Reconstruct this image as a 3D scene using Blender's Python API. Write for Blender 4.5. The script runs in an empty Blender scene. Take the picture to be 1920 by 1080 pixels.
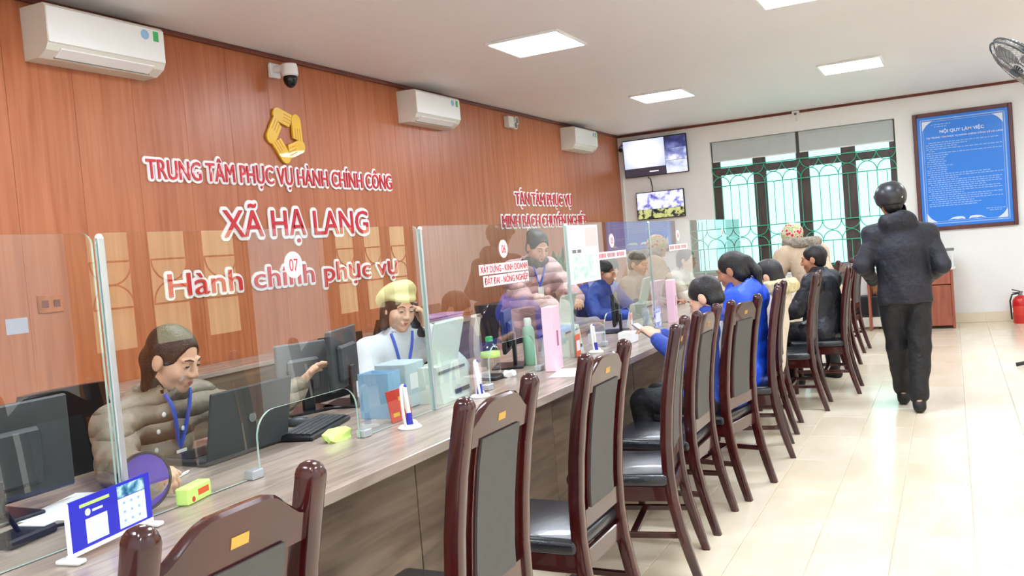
import bpy, bmesh, math, random
import numpy as np
from mathutils import Vector, Matrix
from mathutils.bvhtree import BVHTree

random.seed(7)
SC = bpy.context.scene
COL = SC.collection
PI = math.pi

# ------------------------------------------------------------------ camera, world, exposure
cd = bpy.data.cameras.new('camera')
cd.sensor_width = 36.0
cd.lens = 1628.67 / 1920.0 * 36.0
cd.clip_start = 0.05
cam = bpy.data.objects.new('camera', cd)
COL.objects.link(cam)
_R = Vector((0.88931533, 0.44980018, -0.08245024))
_U = Vector((0.05432631, 0.07510456, 0.99569471))
_F = Vector((-0.45405605, 0.88996579, -0.04235565))
cam.matrix_world = Matrix(((_R.x, _U.x, -_F.x, 0), (_R.y, _U.y, -_F.y, 0), (_R.z, _U.z, -_F.z, 1.42), (0, 0, 0, 1)))
SC.camera = cam

w = bpy.data.worlds.new('world')
SC.world = w
w.use_nodes = True
w.node_tree.nodes['Background'].inputs[0].default_value = (0.62, 1.0, 0.98, 1)
w.node_tree.nodes['Background'].inputs[1].default_value = 0.95

vs = SC.view_settings
vs.view_transform = 'Standard'
vs.look = 'None'
vs.gamma = 1.0
vs.use_curve_mapping = False
vs.exposure = 1.25
LED = 19.0            # radiance of the ceiling panels

# ------------------------------------------------------------------ room measures (metres)
XL, XR, YB, YF, ZC = -4.485, 2.05, 12.743, -1.9, 3.04
XC, ZT = -1.67, 0.76          # counter front edge, counter top
XG, ZG = -2.04, 1.56          # glass screens


# ------------------------------------------------------------------ materials
def lin(c):
    return tuple(((v / 255) / 12.92 if v / 255 <= 0.04045 else ((v / 255 + 0.055) / 1.055) ** 2.4) for v in c) + (1.0,)


def M(name, rgb, rough=0.5, metal=0.0, var=0.0, vs=6.0, bump=0.0, bs=60.0, spec=0.5, coat=0.0, emit=0.0, sheen=0.0, alpha=1.0, bd=0.01, bands=0.0):
    m = bpy.data.materials.new(name)
    m.use_nodes = True
    nt = m.node_tree
    b = nt.nodes['Principled BSDF']
    c = lin(rgb)
    b.inputs['Base Color'].default_value = c
    b.inputs['Roughness'].default_value = rough
    b.inputs['Metallic'].default_value = metal
    b.inputs['Specular IOR Level'].default_value = spec
    b.inputs['Coat Weight'].default_value = coat
    b.inputs['Sheen Weight'].default_value = sheen
    b.inputs['Alpha'].default_value = alpha
    tc = nt.nodes.new('ShaderNodeTexCoord')
    if var > 0:
        n = nt.nodes.new('ShaderNodeTexNoise')
        n.inputs['Scale'].default_value = vs
        n.inputs['Detail'].default_value = 4
        r = nt.nodes.new('ShaderNodeValToRGB')
        r.color_ramp.elements[0].position = 0.3
        r.color_ramp.elements[1].position = 0.7
        r.color_ramp.elements[0].color = tuple(min(1, x * (1 - var)) for x in c[:3]) + (1,)
        r.color_ramp.elements[1].color = tuple(min(1, x * (1 + var)) for x in c[:3]) + (1,)
        nt.links.new(tc.outputs['Object'], n.inputs['Vector'])
        nt.links.new(n.outputs['Fac'], r.inputs['Fac'])
        nt.links.new(r.outputs['Color'], b.inputs['Base Color'])
    if bump > 0:
        n2 = nt.nodes.new('ShaderNodeTexNoise')
        n2.inputs['Scale'].default_value = bs
        n2.inputs['Detail'].default_value = 3
        bp = nt.nodes.new('ShaderNodeBump')
        bp.inputs['Strength'].default_value = bump
        bp.inputs['Distance'].default_value = bd
        nt.links.new(tc.outputs['Object'], n2.inputs['Vector'])
        nt.links.new(n2.outputs['Fac'], bp.inputs['Height'])
        nt.links.new(bp.outputs['Normal'], b.inputs['Normal'])
    if bands > 0:
        wv = nt.nodes.new('ShaderNodeTexWave')
        wv.bands_direction = 'Z'
        wv.wave_profile = 'SIN'
        wv.inputs['Scale'].default_value = bands
        wv.inputs['Distortion'].default_value = 1.6
        wv.inputs['Detail'].default_value = 1.0
        wv.inputs['Detail Scale'].default_value = 2.0
        pw = nt.nodes.new('ShaderNodeMath')
        pw.operation = 'POWER'
        pw.inputs[1].default_value = 0.35
        nt.links.new(tc.outputs['Object'], wv.inputs['Vector'])
        nt.links.new(wv.outputs['Fac'], pw.inputs[0])
        b2 = nt.nodes.new('ShaderNodeBump')
        b2.inputs['Strength'].default_value = 0.8
        b2.inputs['Distance'].default_value = 0.03
        nt.links.new(pw.outputs[0], b2.inputs['Height'])
        if bump > 0:
            nt.links.new(bp.outputs['Normal'], b2.inputs['Normal'])
        nt.links.new(b2.outputs['Normal'], b.inputs['Normal'])
    if emit > 0:
        b.inputs['Emission Color'].default_value = c
        b.inputs['Emission Strength'].default_value = emit
    return m


def WOOD(name, c1, c2, scale=(1, 1, 1), rough=0.4, coat=0.0, rnd=True, nscale=3.0, spec=0.5):
    m = bpy.data.materials.new(name)
    m.use_nodes = True
    nt = m.node_tree
    b = nt.nodes['Principled BSDF']
    b.inputs['Roughness'].default_value = rough
    b.inputs['Coat Weight'].default_value = coat
    b.inputs['Specular IOR Level'].default_value = spec
    tc = nt.nodes.new('ShaderNodeTexCoord')
    mp = nt.nodes.new('ShaderNodeMapping')
    mp.inputs['Scale'].default_value = scale
    nt.links.new(tc.outputs['Object'], mp.inputs['Vector'])
    src = mp.outputs['Vector']
    if rnd:
        oi = nt.nodes.new('ShaderNodeObjectInfo')
        ml = nt.nodes.new('ShaderNodeMath')
        ml.operation = 'MULTIPLY'
        ml.inputs[1].default_value = 37.0
        nt.links.new(oi.outputs['Random'], ml.inputs[0])
        ad = nt.nodes.new('ShaderNodeVectorMath')
        ad.operation = 'ADD'
        nt.links.new(src, ad.inputs[0])
        nt.links.new(ml.outputs[0], ad.inputs[1])
        src = ad.outputs[0]
    n = nt.nodes.new('ShaderNodeTexNoise')
    n.inputs['Scale'].default_value = nscale
    n.inputs['Detail'].default_value = 6
    n.inputs['Distortion'].default_value = 0.6
    nt.links.new(src, n.inputs['Vector'])
    r = nt.nodes.new('ShaderNodeValToRGB')
    r.color_ramp.elements[0].position = 0.32
    r.color_ramp.elements[1].position = 0.68
    r.color_ramp.elements[0].color = lin(c1)
    r.color_ramp.elements[1].color = lin(c2)
    nt.links.new(n.outputs['Fac'], r.inputs['Fac'])
    nt.links.new(r.outputs['Color'], b.inputs['Base Color'])
    return m


def GLASS(name, tint, refl=1.7, film=0.0):
    """thin pane: see-through with a Fresnel mirror on the outer faces"""
    m = bpy.data.materials.new(name)
    m.use_nodes = True
    nt = m.node_tree
    for n in list(nt.nodes):
        nt.nodes.remove(n)
    out = nt.nodes.new('ShaderNodeOutputMaterial')
    tr = nt.nodes.new('ShaderNodeBsdfTransparent')
    tr.inputs[0].default_value = tint + (1,)
    gl = nt.nodes.new('ShaderNodeBsdfGlossy')
    gl.inputs['Roughness'].default_value = 0.0
    gl.inputs['Color'].default_value = (1, 1, 1, 1)
    fr = nt.nodes.new('ShaderNodeFresnel')
    fr.inputs['IOR'].default_value = 1.5
    geo = nt.nodes.new('ShaderNodeNewGeometry')
    inv = nt.nodes.new('ShaderNodeMath')
    inv.operation = 'SUBTRACT'
    inv.inputs[0].default_value = refl
    mul0 = nt.nodes.new('ShaderNodeMath')
    mul0.operation = 'MULTIPLY'
    mul0.inputs[1].default_value = refl
    nt.links.new(geo.outputs['Backfacing'], mul0.inputs[0])
    nt.links.new(mul0.outputs[0], inv.inputs[1])
    mul = nt.nodes.new('ShaderNodeMath')
    mul.operation = 'MULTIPLY'
    mul.use_clamp = True
    nt.links.new(fr.outputs[0], mul.inputs[0])
    nt.links.new(inv.outputs[0], mul.inputs[1])
    mx = nt.nodes.new('ShaderNodeMixShader')
    nt.links.new(mul.outputs[0], mx.inputs[0])
    nt.links.new(tr.outputs[0], mx.inputs[1])
    nt.links.new(gl.outputs[0], mx.inputs[2])
    nt.links.new(mx.outputs[0], out.inputs[0])
    return m


def RAMPMAT(name, stops, scale=4.0, detail=2.0, emit=1.0, kind='noise', mapscale=(1, 1, 1), rough=0.4):
    """print or screen picture: a colour ramp over a procedural pattern"""
    m = bpy.data.materials.new(name)
    m.use_nodes = True
    nt = m.node_tree
    b = nt.nodes['Principled BSDF']
    tc = nt.nodes.new('ShaderNodeTexCoord')
    mp = nt.nodes.new('ShaderNodeMapping')
    mp.inputs['Scale'].default_value = mapscale
    nt.links.new(tc.outputs['Object'], mp.inputs[0])
    if kind == 'noise':
        n = nt.nodes.new('ShaderNodeTexNoise')
        n.inputs['Scale'].default_value = scale
        n.inputs['Detail'].default_value = detail
        o = n.outputs['Fac']
    elif kind == 'voronoi':
        n = nt.nodes.new('ShaderNodeTexVoronoi')
        n.inputs['Scale'].default_value = scale
        o = n.outputs['Distance']
    else:
        n = nt.nodes.new('ShaderNodeTexGradient')
        n.gradient_type = kind
        o = n.outputs['Fac']
    nt.links.new(mp.outputs[0], n.inputs['Vector'])
    r = nt.nodes.new('ShaderNodeValToRGB')
    els = r.color_ramp.elements
    els[0].position, els[0].color = stops[0][0], lin(stops[0][1])
    els[1].position, els[1].color = stops[-1][0], lin(stops[-1][1])
    for p, c in stops[1:-1]:
        e = els.new(p)
        e.color = lin(c)
    nt.links.new(o, r.inputs[0])
    b.inputs['Roughness'].default_value = rough
    if emit > 0:
        b.inputs['Base Color'].default_value = (0.01, 0.01, 0.01, 1)
        nt.links.new(r.outputs[0], b.inputs['Emission Color'])
        b.inputs['Emission Strength'].default_value = emit
    else:
        nt.links.new(r.outputs[0], b.inputs['Base Color'])
    return m


K = {}
K['white_wall'] = M('white_wall', (246, 246, 243), 0.6, var=0.015, vs=2, bump=0.03, bs=120)
K['ceiling'] = M('ceiling_paint', (238, 234, 234), 0.55, var=0.01, vs=1.5)
K['panel'] = WOOD('orange_wood_panel', (168, 92, 54), (190, 116, 76), (1.5, 9, 0.5), rough=0.36, nscale=2.5)
K['panel_base'] = M('panel_joint', (134, 68, 38), 0.6, var=0.1)
K['cornice'] = WOOD('brown_cornice', (96, 40, 30), (120, 56, 42), (3, 1, 3), rough=0.4)
K['tile'] = WOOD('cream_floor_tile', (234, 218, 190), (242, 230, 208), (2.2, 0.8, 1), rough=0.16, nscale=2.0)
K['grout'] = M('grout', (247, 240, 226), 0.5, var=0.03)
K['skirting'] = M('skirting_tile', (238, 226, 198), 0.3, var=0.04, vs=3)
K['counter_top'] = WOOD('oak_counter_top', (150, 134, 122), (184, 168, 154), (9, 0.9, 5), rough=0.22, rnd=False, nscale=3.0)
K['counter_front'] = WOOD('oak_counter_front', (98, 82, 68), (140, 120, 100), (6, 0.7, 7), rough=0.3, nscale=2.6)
K['counter_seam'] = M('counter_seam', (46, 36, 30), 0.6, var=0.1)
K['chair_wood'] = WOOD('dark_red_lacquer', (46, 9, 11), (70, 19, 18), (3, 3, 0.8), rough=0.18, coat=0.5, nscale=3)
K['chair_grey'] = M('grey_upholstery', (82, 82, 80), 0.62, var=0.05, vs=40, bump=0.15, bs=400)
K['leather'] = M('black_leather', (30, 33, 40), 0.27, var=0.08, vs=12, bump=0.08, bs=180, coat=0.2)
K['gold'] = M('gold_plate', (214, 172, 84), 0.35, metal=0.6, var=0.05)
K['glass'] = GLASS('screen_glass', (0.95, 0.975, 0.96), 2.1)
K['acrylic'] = GLASS('clear_acrylic', (0.93, 0.95, 0.96), 1.4)
K['glass_edge'] = M('glass_edge', (178, 206, 196), 0.15, var=0.05)
K['alu'] = M('aluminium', (196, 204, 208), 0.28, metal=0.55, var=0.04)
K['win_glass'] = GLASS('window_glass', (0.80, 0.97, 0.96), 1.0)
K['win_wood'] = WOOD('dark_window_wood', (62, 50, 46), (84, 68, 62), (5, 5, 0.8), rough=0.4)
K['green_iron'] = M('green_iron', (60, 176, 140), 0.4, var=0.06)
K['blind'] = M('grey_blind', (196, 204, 204), 0.7, var=0.03, bump=0.05, bs=200)
K['door_wood'] = WOOD('orange_door_wood', (156, 84, 36), (186, 108, 52), (5, 5, 0.8), rough=0.3)
K['pane_glow'] = M('frosted_pane_daylight_glow', (240, 228, 176), 0.45, var=0.03, emit=0.6)  # yellow tint and glow stand in for daylight coming through frosted glass
K['white_plastic'] = M('white_plastic', (244, 244, 241), 0.3, var=0.01)
K['cream_plastic'] = M('cream_plastic', (224, 219, 206), 0.4, var=0.02)
K['grey_plastic'] = M('grey_plastic', (120, 122, 124), 0.4, var=0.04)
K['black_plastic'] = M('black_plastic', (22, 23, 26), 0.35, var=0.1)
K['dark_plastic'] = M('dark_grey_plastic', (58, 62, 66), 0.45, var=0.06, bump=0.05, bs=300)
K['lens'] = M('dark_lens', (16, 18, 24), 0.08, var=0.05)
K['red_letter'] = M('red_letter', (206, 30, 44), 0.28, var=0.03, coat=0.3)
K['white_letter'] = M('white_letter_backing', (248, 247, 246), 0.3, var=0.01)
K['yellow'] = M('yellow_emblem', (240, 190, 20), 0.3, var=0.06, coat=0.3)
K['yellow_deep'] = M('deep_yellow_groove', (206, 140, 10), 0.35, var=0.05)
K['led'] = M('led_diffuser', (233, 243, 255), 0.5, emit=LED)
K['blue_print'] = M('blue_poster', (34, 132, 240), 0.3, var=0.02)
K['pale_print'] = M('pale_blue_print', (150, 190, 246), 0.35, var=0.02)
K['white_print'] = M('white_print', (232, 240, 252), 0.35, var=0.02)
K['frame_brown'] = WOOD('brown_frame', (84, 40, 36), (108, 56, 50), (4, 4, 1), rough=0.35)
K['paper'] = M('paper', (246, 247, 248), 0.6, var=0.01)
K['pink'] = M('pink_card', (244, 206, 222), 0.55, var=0.03)
K['pink_dark'] = M('pink_print', (176, 110, 140), 0.5, var=0.05)
K['royal'] = M('royal_blue_print', (40, 46, 200), 0.3, var=0.08, vs=12)
K['violet'] = M('violet_plastic', (84, 60, 190), 0.35, var=0.1, vs=14)
K['lime'] = M('lime_card', (206, 240, 130), 0.5, var=0.04)
K['orange'] = M('orange_print', (226, 96, 44), 0.45, var=0.06)
K['red'] = M('red_paint', (206, 34, 34), 0.28, var=0.05, coat=0.3)
K['red_card'] = M('red_card', (216, 58, 40), 0.45, var=0.06)
K['pale_green'] = M('pale_green_plastic', (224, 234, 224), 0.35, var=0.02)
K['green'] = M('green_plastic', (70, 190, 110), 0.35, var=0.05)
K['lightblue'] = M('light_blue_plastic', (150, 196, 232), 0.3, var=0.04)
K['blue_cap'] = M('blue_plastic', (50, 56, 180), 0.35, var=0.05)
K['desk_brown'] = WOOD('red_brown_desk', (142, 74, 54), (166, 94, 72), (6, 6, 0.7), rough=0.4)
K['leaf'] = M('leaf', (70, 130, 80), 0.5, var=0.2, vs=20)
K['terracotta'] = M('terracotta', (150, 96, 66), 0.6, var=0.1)
K['bottle'] = GLASS('clear_bottle', (0.86, 0.90, 0.92), 1.6)
K['skin_a'] = M('light_skin', (226, 178, 150), 0.5, var=0.04, vs=9, spec=0.35)
K['skin_b'] = M('tan_skin', (190, 132, 100), 0.5, var=0.05, vs=9, spec=0.35)
K['hair'] = M('black_hair', (24, 22, 24), 0.36, var=0.3, vs=60, bump=0.4, bs=160)
K['hair_brown'] = M('dark_brown_hair', (54, 40, 34), 0.42, var=0.25, vs=60, bump=0.4, bs=160)
K['lip'] = M('lip', (186, 92, 86), 0.4, var=0.05)
K['eye'] = M('eye_dark', (28, 20, 18), 0.2, var=0.1)
K['taupe'] = M('taupe_puffer', (140, 127, 110), 0.5, var=0.06, vs=8, bump=0.5, bs=22, bd=0.02, bands=4.2)
K['white_coat'] = M('white_wool', (226, 232, 238), 0.85, var=0.03, bump=0.3, bs=220)
K['pink_coat'] = M('dusty_pink_puffer', (206, 168, 166), 0.55, var=0.05, bump=0.5, bs=22, bd=0.02, bands=3.6)
K['blue_coat'] = M('bright_blue_coat', (28, 84, 226), 0.5, var=0.1, bump=0.7, bs=13, bd=0.03)
K['navy_coat'] = M('navy_blue_coat', (34, 66, 160), 0.55, var=0.12, bump=0.7, bs=13, bd=0.03)
K['grey_coat'] = M('grey_coat', (170, 160, 152), 0.7, var=0.06, bump=0.7, bs=13, bd=0.03)
K['cream_coat'] = M('cream_coat', (226, 216, 200), 0.7, var=0.04, bump=0.7, bs=13, bd=0.03)
K['beige_coat'] = M('beige_coat', (206, 184, 156), 0.65, var=0.05, bump=0.7, bs=13, bd=0.03)
K['black_coat'] = M('black_leather_coat', (38, 40, 48), 0.42, var=0.15, bump=0.7, bs=13, bd=0.03)
K['dark_coat'] = M('dark_navy_coat', (30, 32, 44), 0.62, var=0.12, bump=0.7, bs=13, bd=0.03)
K['trouser'] = M('black_trousers', (24, 25, 30), 0.65, var=0.12, bump=0.7, bs=13, bd=0.03)
K['knit'] = M('dark_green_knit', (38, 44, 38), 0.8, var=0.15, bump=0.4, bs=200)
K['beret'] = M('yellow_beret', (222, 216, 156), 0.9, var=0.05, bump=0.3, bs=200)
K['fur'] = M('cream_fur', (216, 204, 160), 0.95, var=0.25, vs=40, bump=1.0, bs=120)
K['fur_grey'] = M('grey_fur', (160, 152, 138), 0.95, var=0.3, vs=50, bump=1.0, bs=120)
K['floral'] = RAMPMAT('floral_hat', [(0.0, (196, 44, 70)), (0.28, (214, 70, 90)), (0.36, (240, 224, 206)), (0.6, (176, 196, 120)), (1.0, (236, 220, 200))], 22, emit=0, kind='voronoi', rough=0.8)
K['helmet'] = M('charcoal_helmet', (48, 50, 56), 0.33, var=0.06)
K['sole'] = M('black_sole', (26, 24, 24), 0.6, var=0.1)
K['sandal_heel'] = M('tan_heel', (196, 156, 122), 0.5, var=0.05)
K['uniform_white'] = M('white_uniform', (236, 238, 240), 0.7, var=0.03)
K['lanyard'] = M('blue_lanyard', (70, 100, 214), 0.5, var=0.05)
K['beige_reflection'] = M('beige_reflection_cover', (214, 204, 192), 0.7, var=0.04)
K['purple_paper'] = M('lilac_paper', (206, 160, 206), 0.5, var=0.05)
K['steel'] = M('chrome_wire', (150, 152, 152), 0.25, metal=0.8, var=0.05)


# ------------------------------------------------------------------ helpers
class MB:
    def __init__(self):
        self.bm = bmesh.new()

    def _xf(self, verts, M4):
        bmesh.ops.transform(self.bm, matrix=M4, verts=verts)

    def box(self, c, s, rot=None, bev=0.0, seg=1):
        g = bmesh.ops.create_cube(self.bm, size=1.0)
        vs = g['verts']
        m = Matrix.Translation(c) @ (rot.to_4x4() if rot else Matrix()) @ Matrix.Diagonal((s[0], s[1], s[2], 1))
        self._xf(vs, m)
        if bev > 0:
            es = list({e for v in vs for e in v.link_edges})
            bmesh.ops.bevel(self.bm, geom=es, offset=min(bev, min(s) * 0.45), segments=seg, affect='EDGES', profile=0.5)
        return self

    def bb(self, x0, x1, y0, y1, z0, z1, bev=0.0, seg=1):
        return self.box(((x0 + x1) / 2, (y0 + y1) / 2, (z0 + z1) / 2), (abs(x1 - x0), abs(y1 - y0), abs(z1 - z0)), None, bev, seg)

    def ring_loft(self, rings, cap=True, close=False):
        rv = [[self.bm.verts.new(p) for p in r] for r in rings]
        n = len(rings[0])
        prs = list(zip(rv, rv[1:]))
        if close:
            prs.append((rv[-1], rv[0]))
        for a, b in prs:
            for i in range(n):
                try:
                    self.bm.faces.new((a[i], a[(i + 1) % n], b[(i + 1) % n], b[i]))
                except ValueError:
                    pass
        if cap and not close:
            self.bm.faces.new(list(reversed(rv[0])))
            self.bm.faces.new(rv[-1])
        return self

    def tube(self, pts, r, n=8, close=False, flat=None):
        pts = [Vector(p) for p in pts]
        rs = r if isinstance(r, (list, tuple)) else [r] * len(pts)
        rings = []
        prev = None
        N = len(pts)
        for i, p in enumerate(pts):
            if close:
                t = pts[(i + 1) % N] - pts[i - 1]
            else:
                t = pts[min(i + 1, N - 1)] - pts[max(i - 1, 0)]
            t.normalize()
            if prev is None:
                a = t.orthogonal().normalized()
            else:
                a = (prev - t * prev.dot(t))
                a = a.normalized() if a.length > 1e-6 else t.orthogonal().normalized()
            prev = a
            b = t.cross(a)
            rings.append([p + (a * math.cos(2 * PI * k / n) + b * math.sin(2 * PI * k / n)) * rs[i] for k in range(n)])
        return self.ring_loft(rings, True, close)

    def cyl(self, a, b, r1, r2=None, n=16):
        return self.tube([a, b], [r1, r1 if r2 is None else r2], n)

    def lathe(self, prof, c=(0, 0, 0), axis='z', n=24):
        rings = []
        for r, h in prof:
            ring = []
            for k in range(n):
                t = 2 * PI * k / n
                x, y = r * math.cos(t), r * math.sin(t)
                p = {'z': (x, y, h), 'x': (h, x, y), 'y': (y, h, x)}[axis]
                ring.append(Vector(p) + Vector(c))
            rings.append(ring)
        return self.ring_loft(rings)

    def ball(self, c, r, seg=14, rot=None):
        r = r if isinstance(r, (tuple, list)) else (r, r, r)
        g = bmesh.ops.create_uvsphere(self.bm, u_segments=seg, v_segments=max(6, seg * 2 // 3), radius=1)
        self._xf(g['verts'], Matrix.Translation(c) @ (rot.to_4x4() if rot else Matrix()) @ Matrix.Diagonal((r[0], r[1], r[2], 1)))
        return self

    def prism(self, poly, M4, t):
        """poly in (u, v), thickness t along local +z, placed by M4"""
        a = [self.bm.verts.new(M4 @ Vector((u, v, 0))) for u, v in poly]
        b = [self.bm.verts.new(M4 @ Vector((u, v, t))) for u, v in poly]
        n = len(poly)
        self.bm.faces.new(list(reversed(a)))
        self.bm.faces.new(b)
        for i in range(n):
            self.bm.faces.new((a[i], a[(i + 1) % n], b[(i + 1) % n], b[i]))
        return self

    def quad(self, *p):
        self.bm.faces.new([self.bm.verts.new(q) for q in p])
        return self

    def mesh(self, name, mat, smooth=False):
        me = bpy.data.meshes.new(name)
        bmesh.ops.recalc_face_normals(self.bm, faces=self.bm.faces)
        self.bm.to_mesh(me)
        self.bm.free()
        for m in (mat if isinstance(mat, (list, tuple)) else [mat]):
            me.materials.append(K[m] if isinstance(m, str) else m)
        if smooth:
            me.polygons.foreach_set('use_smooth', [True] * len(me.polygons))
            try:
                me.set_sharp_from_angle(angle=math.radians(40))
            except Exception:
                pass
        return me

    def out(self, name, mat, parent=None, smooth=False, loc=None):
        return link(name, self.mesh(name, mat, smooth), parent, loc)


def link(name, me, parent=None, loc=None):
    o = bpy.data.objects.new(name, me)
    COL.objects.link(o)
    if parent is not None:
        o.parent = parent
    if loc is not None:
        o.location = loc
    return o


def tag(o, label, cat, group=None):
    o['label'] = label
    o['category'] = cat
    if group:
        o['group'] = group
    return o


def thing(name, label, cat, loc=(0, 0, 0), rz=0.0, group=None):
    o = bpy.data.objects.new(name, None)
    COL.objects.link(o)
    o.empty_display_size = 0.1
    o.location = loc
    o.rotation_euler = (0, 0, rz)
    return tag(o, label, cat, group)


def struct(o):
    o['kind'] = 'structure'
    return o


def copy_tree(o, parent=None):
    c = o.copy()
    COL.objects.link(c)
    c.parent = parent
    for ch in list(o.children):
        copy_tree(ch, c)
    return c


def RZ(a):
    return Matrix.Rotation(a, 3, 'Z')


def RX(a):
    return Matrix.Rotation(a, 3, 'X')


def RY(a):
    return Matrix.Rotation(a, 3, 'Y')


def arc(cx, cy, r, a0, a1, n=10):
    return [(cx + r * math.cos(math.radians(a0 + (a1 - a0) * i / n)), cy + r * math.sin(math.radians(a0 + (a1 - a0) * i / n))) for i in range(n + 1)]


def rrect(w, h, r, n=4):
    p = []
    for sx, sy, a in ((1, 1, 0), (-1, 1, 90), (-1, -1, 180), (1, -1, 270)):
        p += arc(sx * (w / 2 - r), sy * (h / 2 - r), r, a, a + 90, n)
    return p


# frames for flat lettering: on a wall facing +x, facing -y, flat on a table
def frame(o, u, v):
    u, v = Vector(u), Vector(v)
    n = u.cross(v)
    return Matrix(((u.x, v.x, n.x, o[0]), (u.y, v.y, n.y, o[1]), (u.z, v.z, n.z, o[2]), (0, 0, 0, 1)))


def text_raw(body, offset=0.0, extrude=0.0, spacing=1.0):
    c = bpy.data.curves.new('t', 'FONT')
    c.body = body
    c.size = 1.0
    c.offset = offset
    c.extrude = extrude
    c.space_character = spacing
    c.resolution_u = 3
    o = bpy.data.objects.new('t', c)
    COL.objects.link(o)
    dg = bpy.context.evaluated_depsgraph_get()
    dg.update()
    me = bpy.data.meshes.new_from_object(o.evaluated_get(dg))
    bpy.data.objects.remove(o)
    bpy.data.curves.remove(c)
    return me


def text_fit(me, x0, x1, cap, M4, lo, hi):
    """scale a raw text mesh so that its ink runs x0..x1 with cap height cap, place by M4 (in parent space)"""
    n = len(me.vertices)
    co = np.empty(n * 3, np.float32)
    me.vertices.foreach_get('co', co)
    co = co.reshape(-1, 3)
    sx = (x1 - x0) / (hi - lo)
    co[:, 0] = x0 + (co[:, 0] - lo) * sx
    co[:, 1] *= cap / 0.69
    m = np.array(M4)
    co = co @ m[:3, :3].T + m[:3, 3]
    me.vertices.foreach_set('co', co.astype(np.float32).ravel())
    me.update()
    return me


def ink(me):
    co = np.empty(len(me.vertices) * 3, np.float32)
    me.vertices.foreach_get('co', co)
    x = co.reshape(-1, 3)[:, 0]
    return float(x.min()), float(x.max())


def label_text(body, x0, x1, cap, M4, mat, parent, name='lettering', offset=0.0, extrude=0.0005):
    me = text_raw(body, offset, extrude)
    lo, hi = ink(me)
    text_fit(me, x0, x1, cap, M4, lo, hi)
    me.materials.clear()
    me.materials.append(K[mat])
    return link(name, me, parent)


def split_letters(me, mat, parent):
    """one object for each letter: islands whose x ranges overlap belong to one letter"""
    bm = bmesh.new()
    bm.from_mesh(me)
    bm.verts.ensure_lookup_table()
    seen, isl = set(), []
    for v in bm.verts:
        if v.index in seen:
            continue
        st, comp = [v], []
        seen.add(v.index)
        while st:
            a = st.pop()
            comp.append(a.index)
            for e in a.link_edges:
                b = e.other_vert(a)
                if b.index not in seen:
                    seen.add(b.index)
                    st.append(b)
        isl.append(comp)
    return bm, isl


def sign_line(parent, body, y0, y1, zb, cap, x, bold=0.0, out=0.017, name='letter'):
    """raised letters along +y on the left wall; each letter a part, the white outline behind them one part"""
    fr = frame((x + 0.012, 0, zb), (0, 1, 0), (0, 0, 1))
    frb = frame((x, 0, zb), (0, 1, 0), (0, 0, 1))
    raw = text_raw(body, bold, 0.0)
    lo, hi = ink(raw)
    bk = text_raw(body, bold, 0.0)
    # face letters, split
    text_fit(raw, y0, y1, cap, Matrix(), lo, hi)
    bm, isl = split_letters(raw, None, None)
    bm.verts.ensure_lookup_table()
    boxes = []
    for comp in isl:
        xs = [bm.verts[i].co.x for i in comp]
        boxes.append([min(xs), max(xs), set(comp)])
    boxes.sort(key=lambda b: -(b[1] - b[0]))
    groups = []
    for b in boxes:
        for g in groups:
            ov = min(b[1], g[1]) - max(b[0], g[0])
            if ov > 0.55 * (b[1] - b[0]):
                g[2] |= b[2]
                break
        else:
            groups.append([b[0], b[1], set(b[2])])
    groups.sort(key=lambda g: g[0])
    for g in groups:
        idx = {}
        vs = []
        for i in sorted(g[2]):
            idx[i] = len(vs)
            vs.append(bm.verts[i].co.copy())
        fs = [[idx[v.index] for v in f.verts] for f in bm.faces if f.verts[0].index in idx]
        m = MB()
        bv = [m.bm.verts.new(fr @ v) for v in vs]
        for f in fs:
            try:
                m.bm.faces.new([bv[i] for i in f])
            except ValueError:
                pass
        geo = bmesh.ops.extrude_face_region(m.bm, geom=list(m.bm.faces))
        bmesh.ops.translate(m.bm, vec=(0.010, 0, 0), verts=[e for e in geo['geom'] if isinstance(e, bmesh.types.BMVert)])
        m.out(name, 'red_letter', parent)
    bm.free()
    # outline: the letter shapes spread by a fixed margin all round
    text_fit(bk, y0, y1, cap, Matrix(), lo, hi)
    src = [v.co.copy() for v in bk.vertices]
    pl = [tuple(f.vertices) for f in bk.polygons]
    m = MB()
    for k in range(14):
        ang = 2 * PI * k / 14
        dx, dy = out * math.cos(ang), out * math.sin(ang)
        bv = [m.bm.verts.new(frb @ Vector((v.x + dx, v.y + dy, 0.0105 + 0.00004 * k))) for v in src]
        for f in pl:
            try:
                m.bm.faces.new([bv[i] for i in f])
            except ValueError:
                pass
    geo = bmesh.ops.extrude_face_region(m.bm, geom=list(m.bm.faces))
    bmesh.ops.translate(m.bm, vec=(-0.0100, 0, 0), verts=[e for e in geo['geom'] if isinstance(e, bmesh.types.BMVert)])
    o = m.out('backing', 'white_letter', parent)
    o['label'] = 'white outline backing behind the letters'
    return groups

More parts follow.
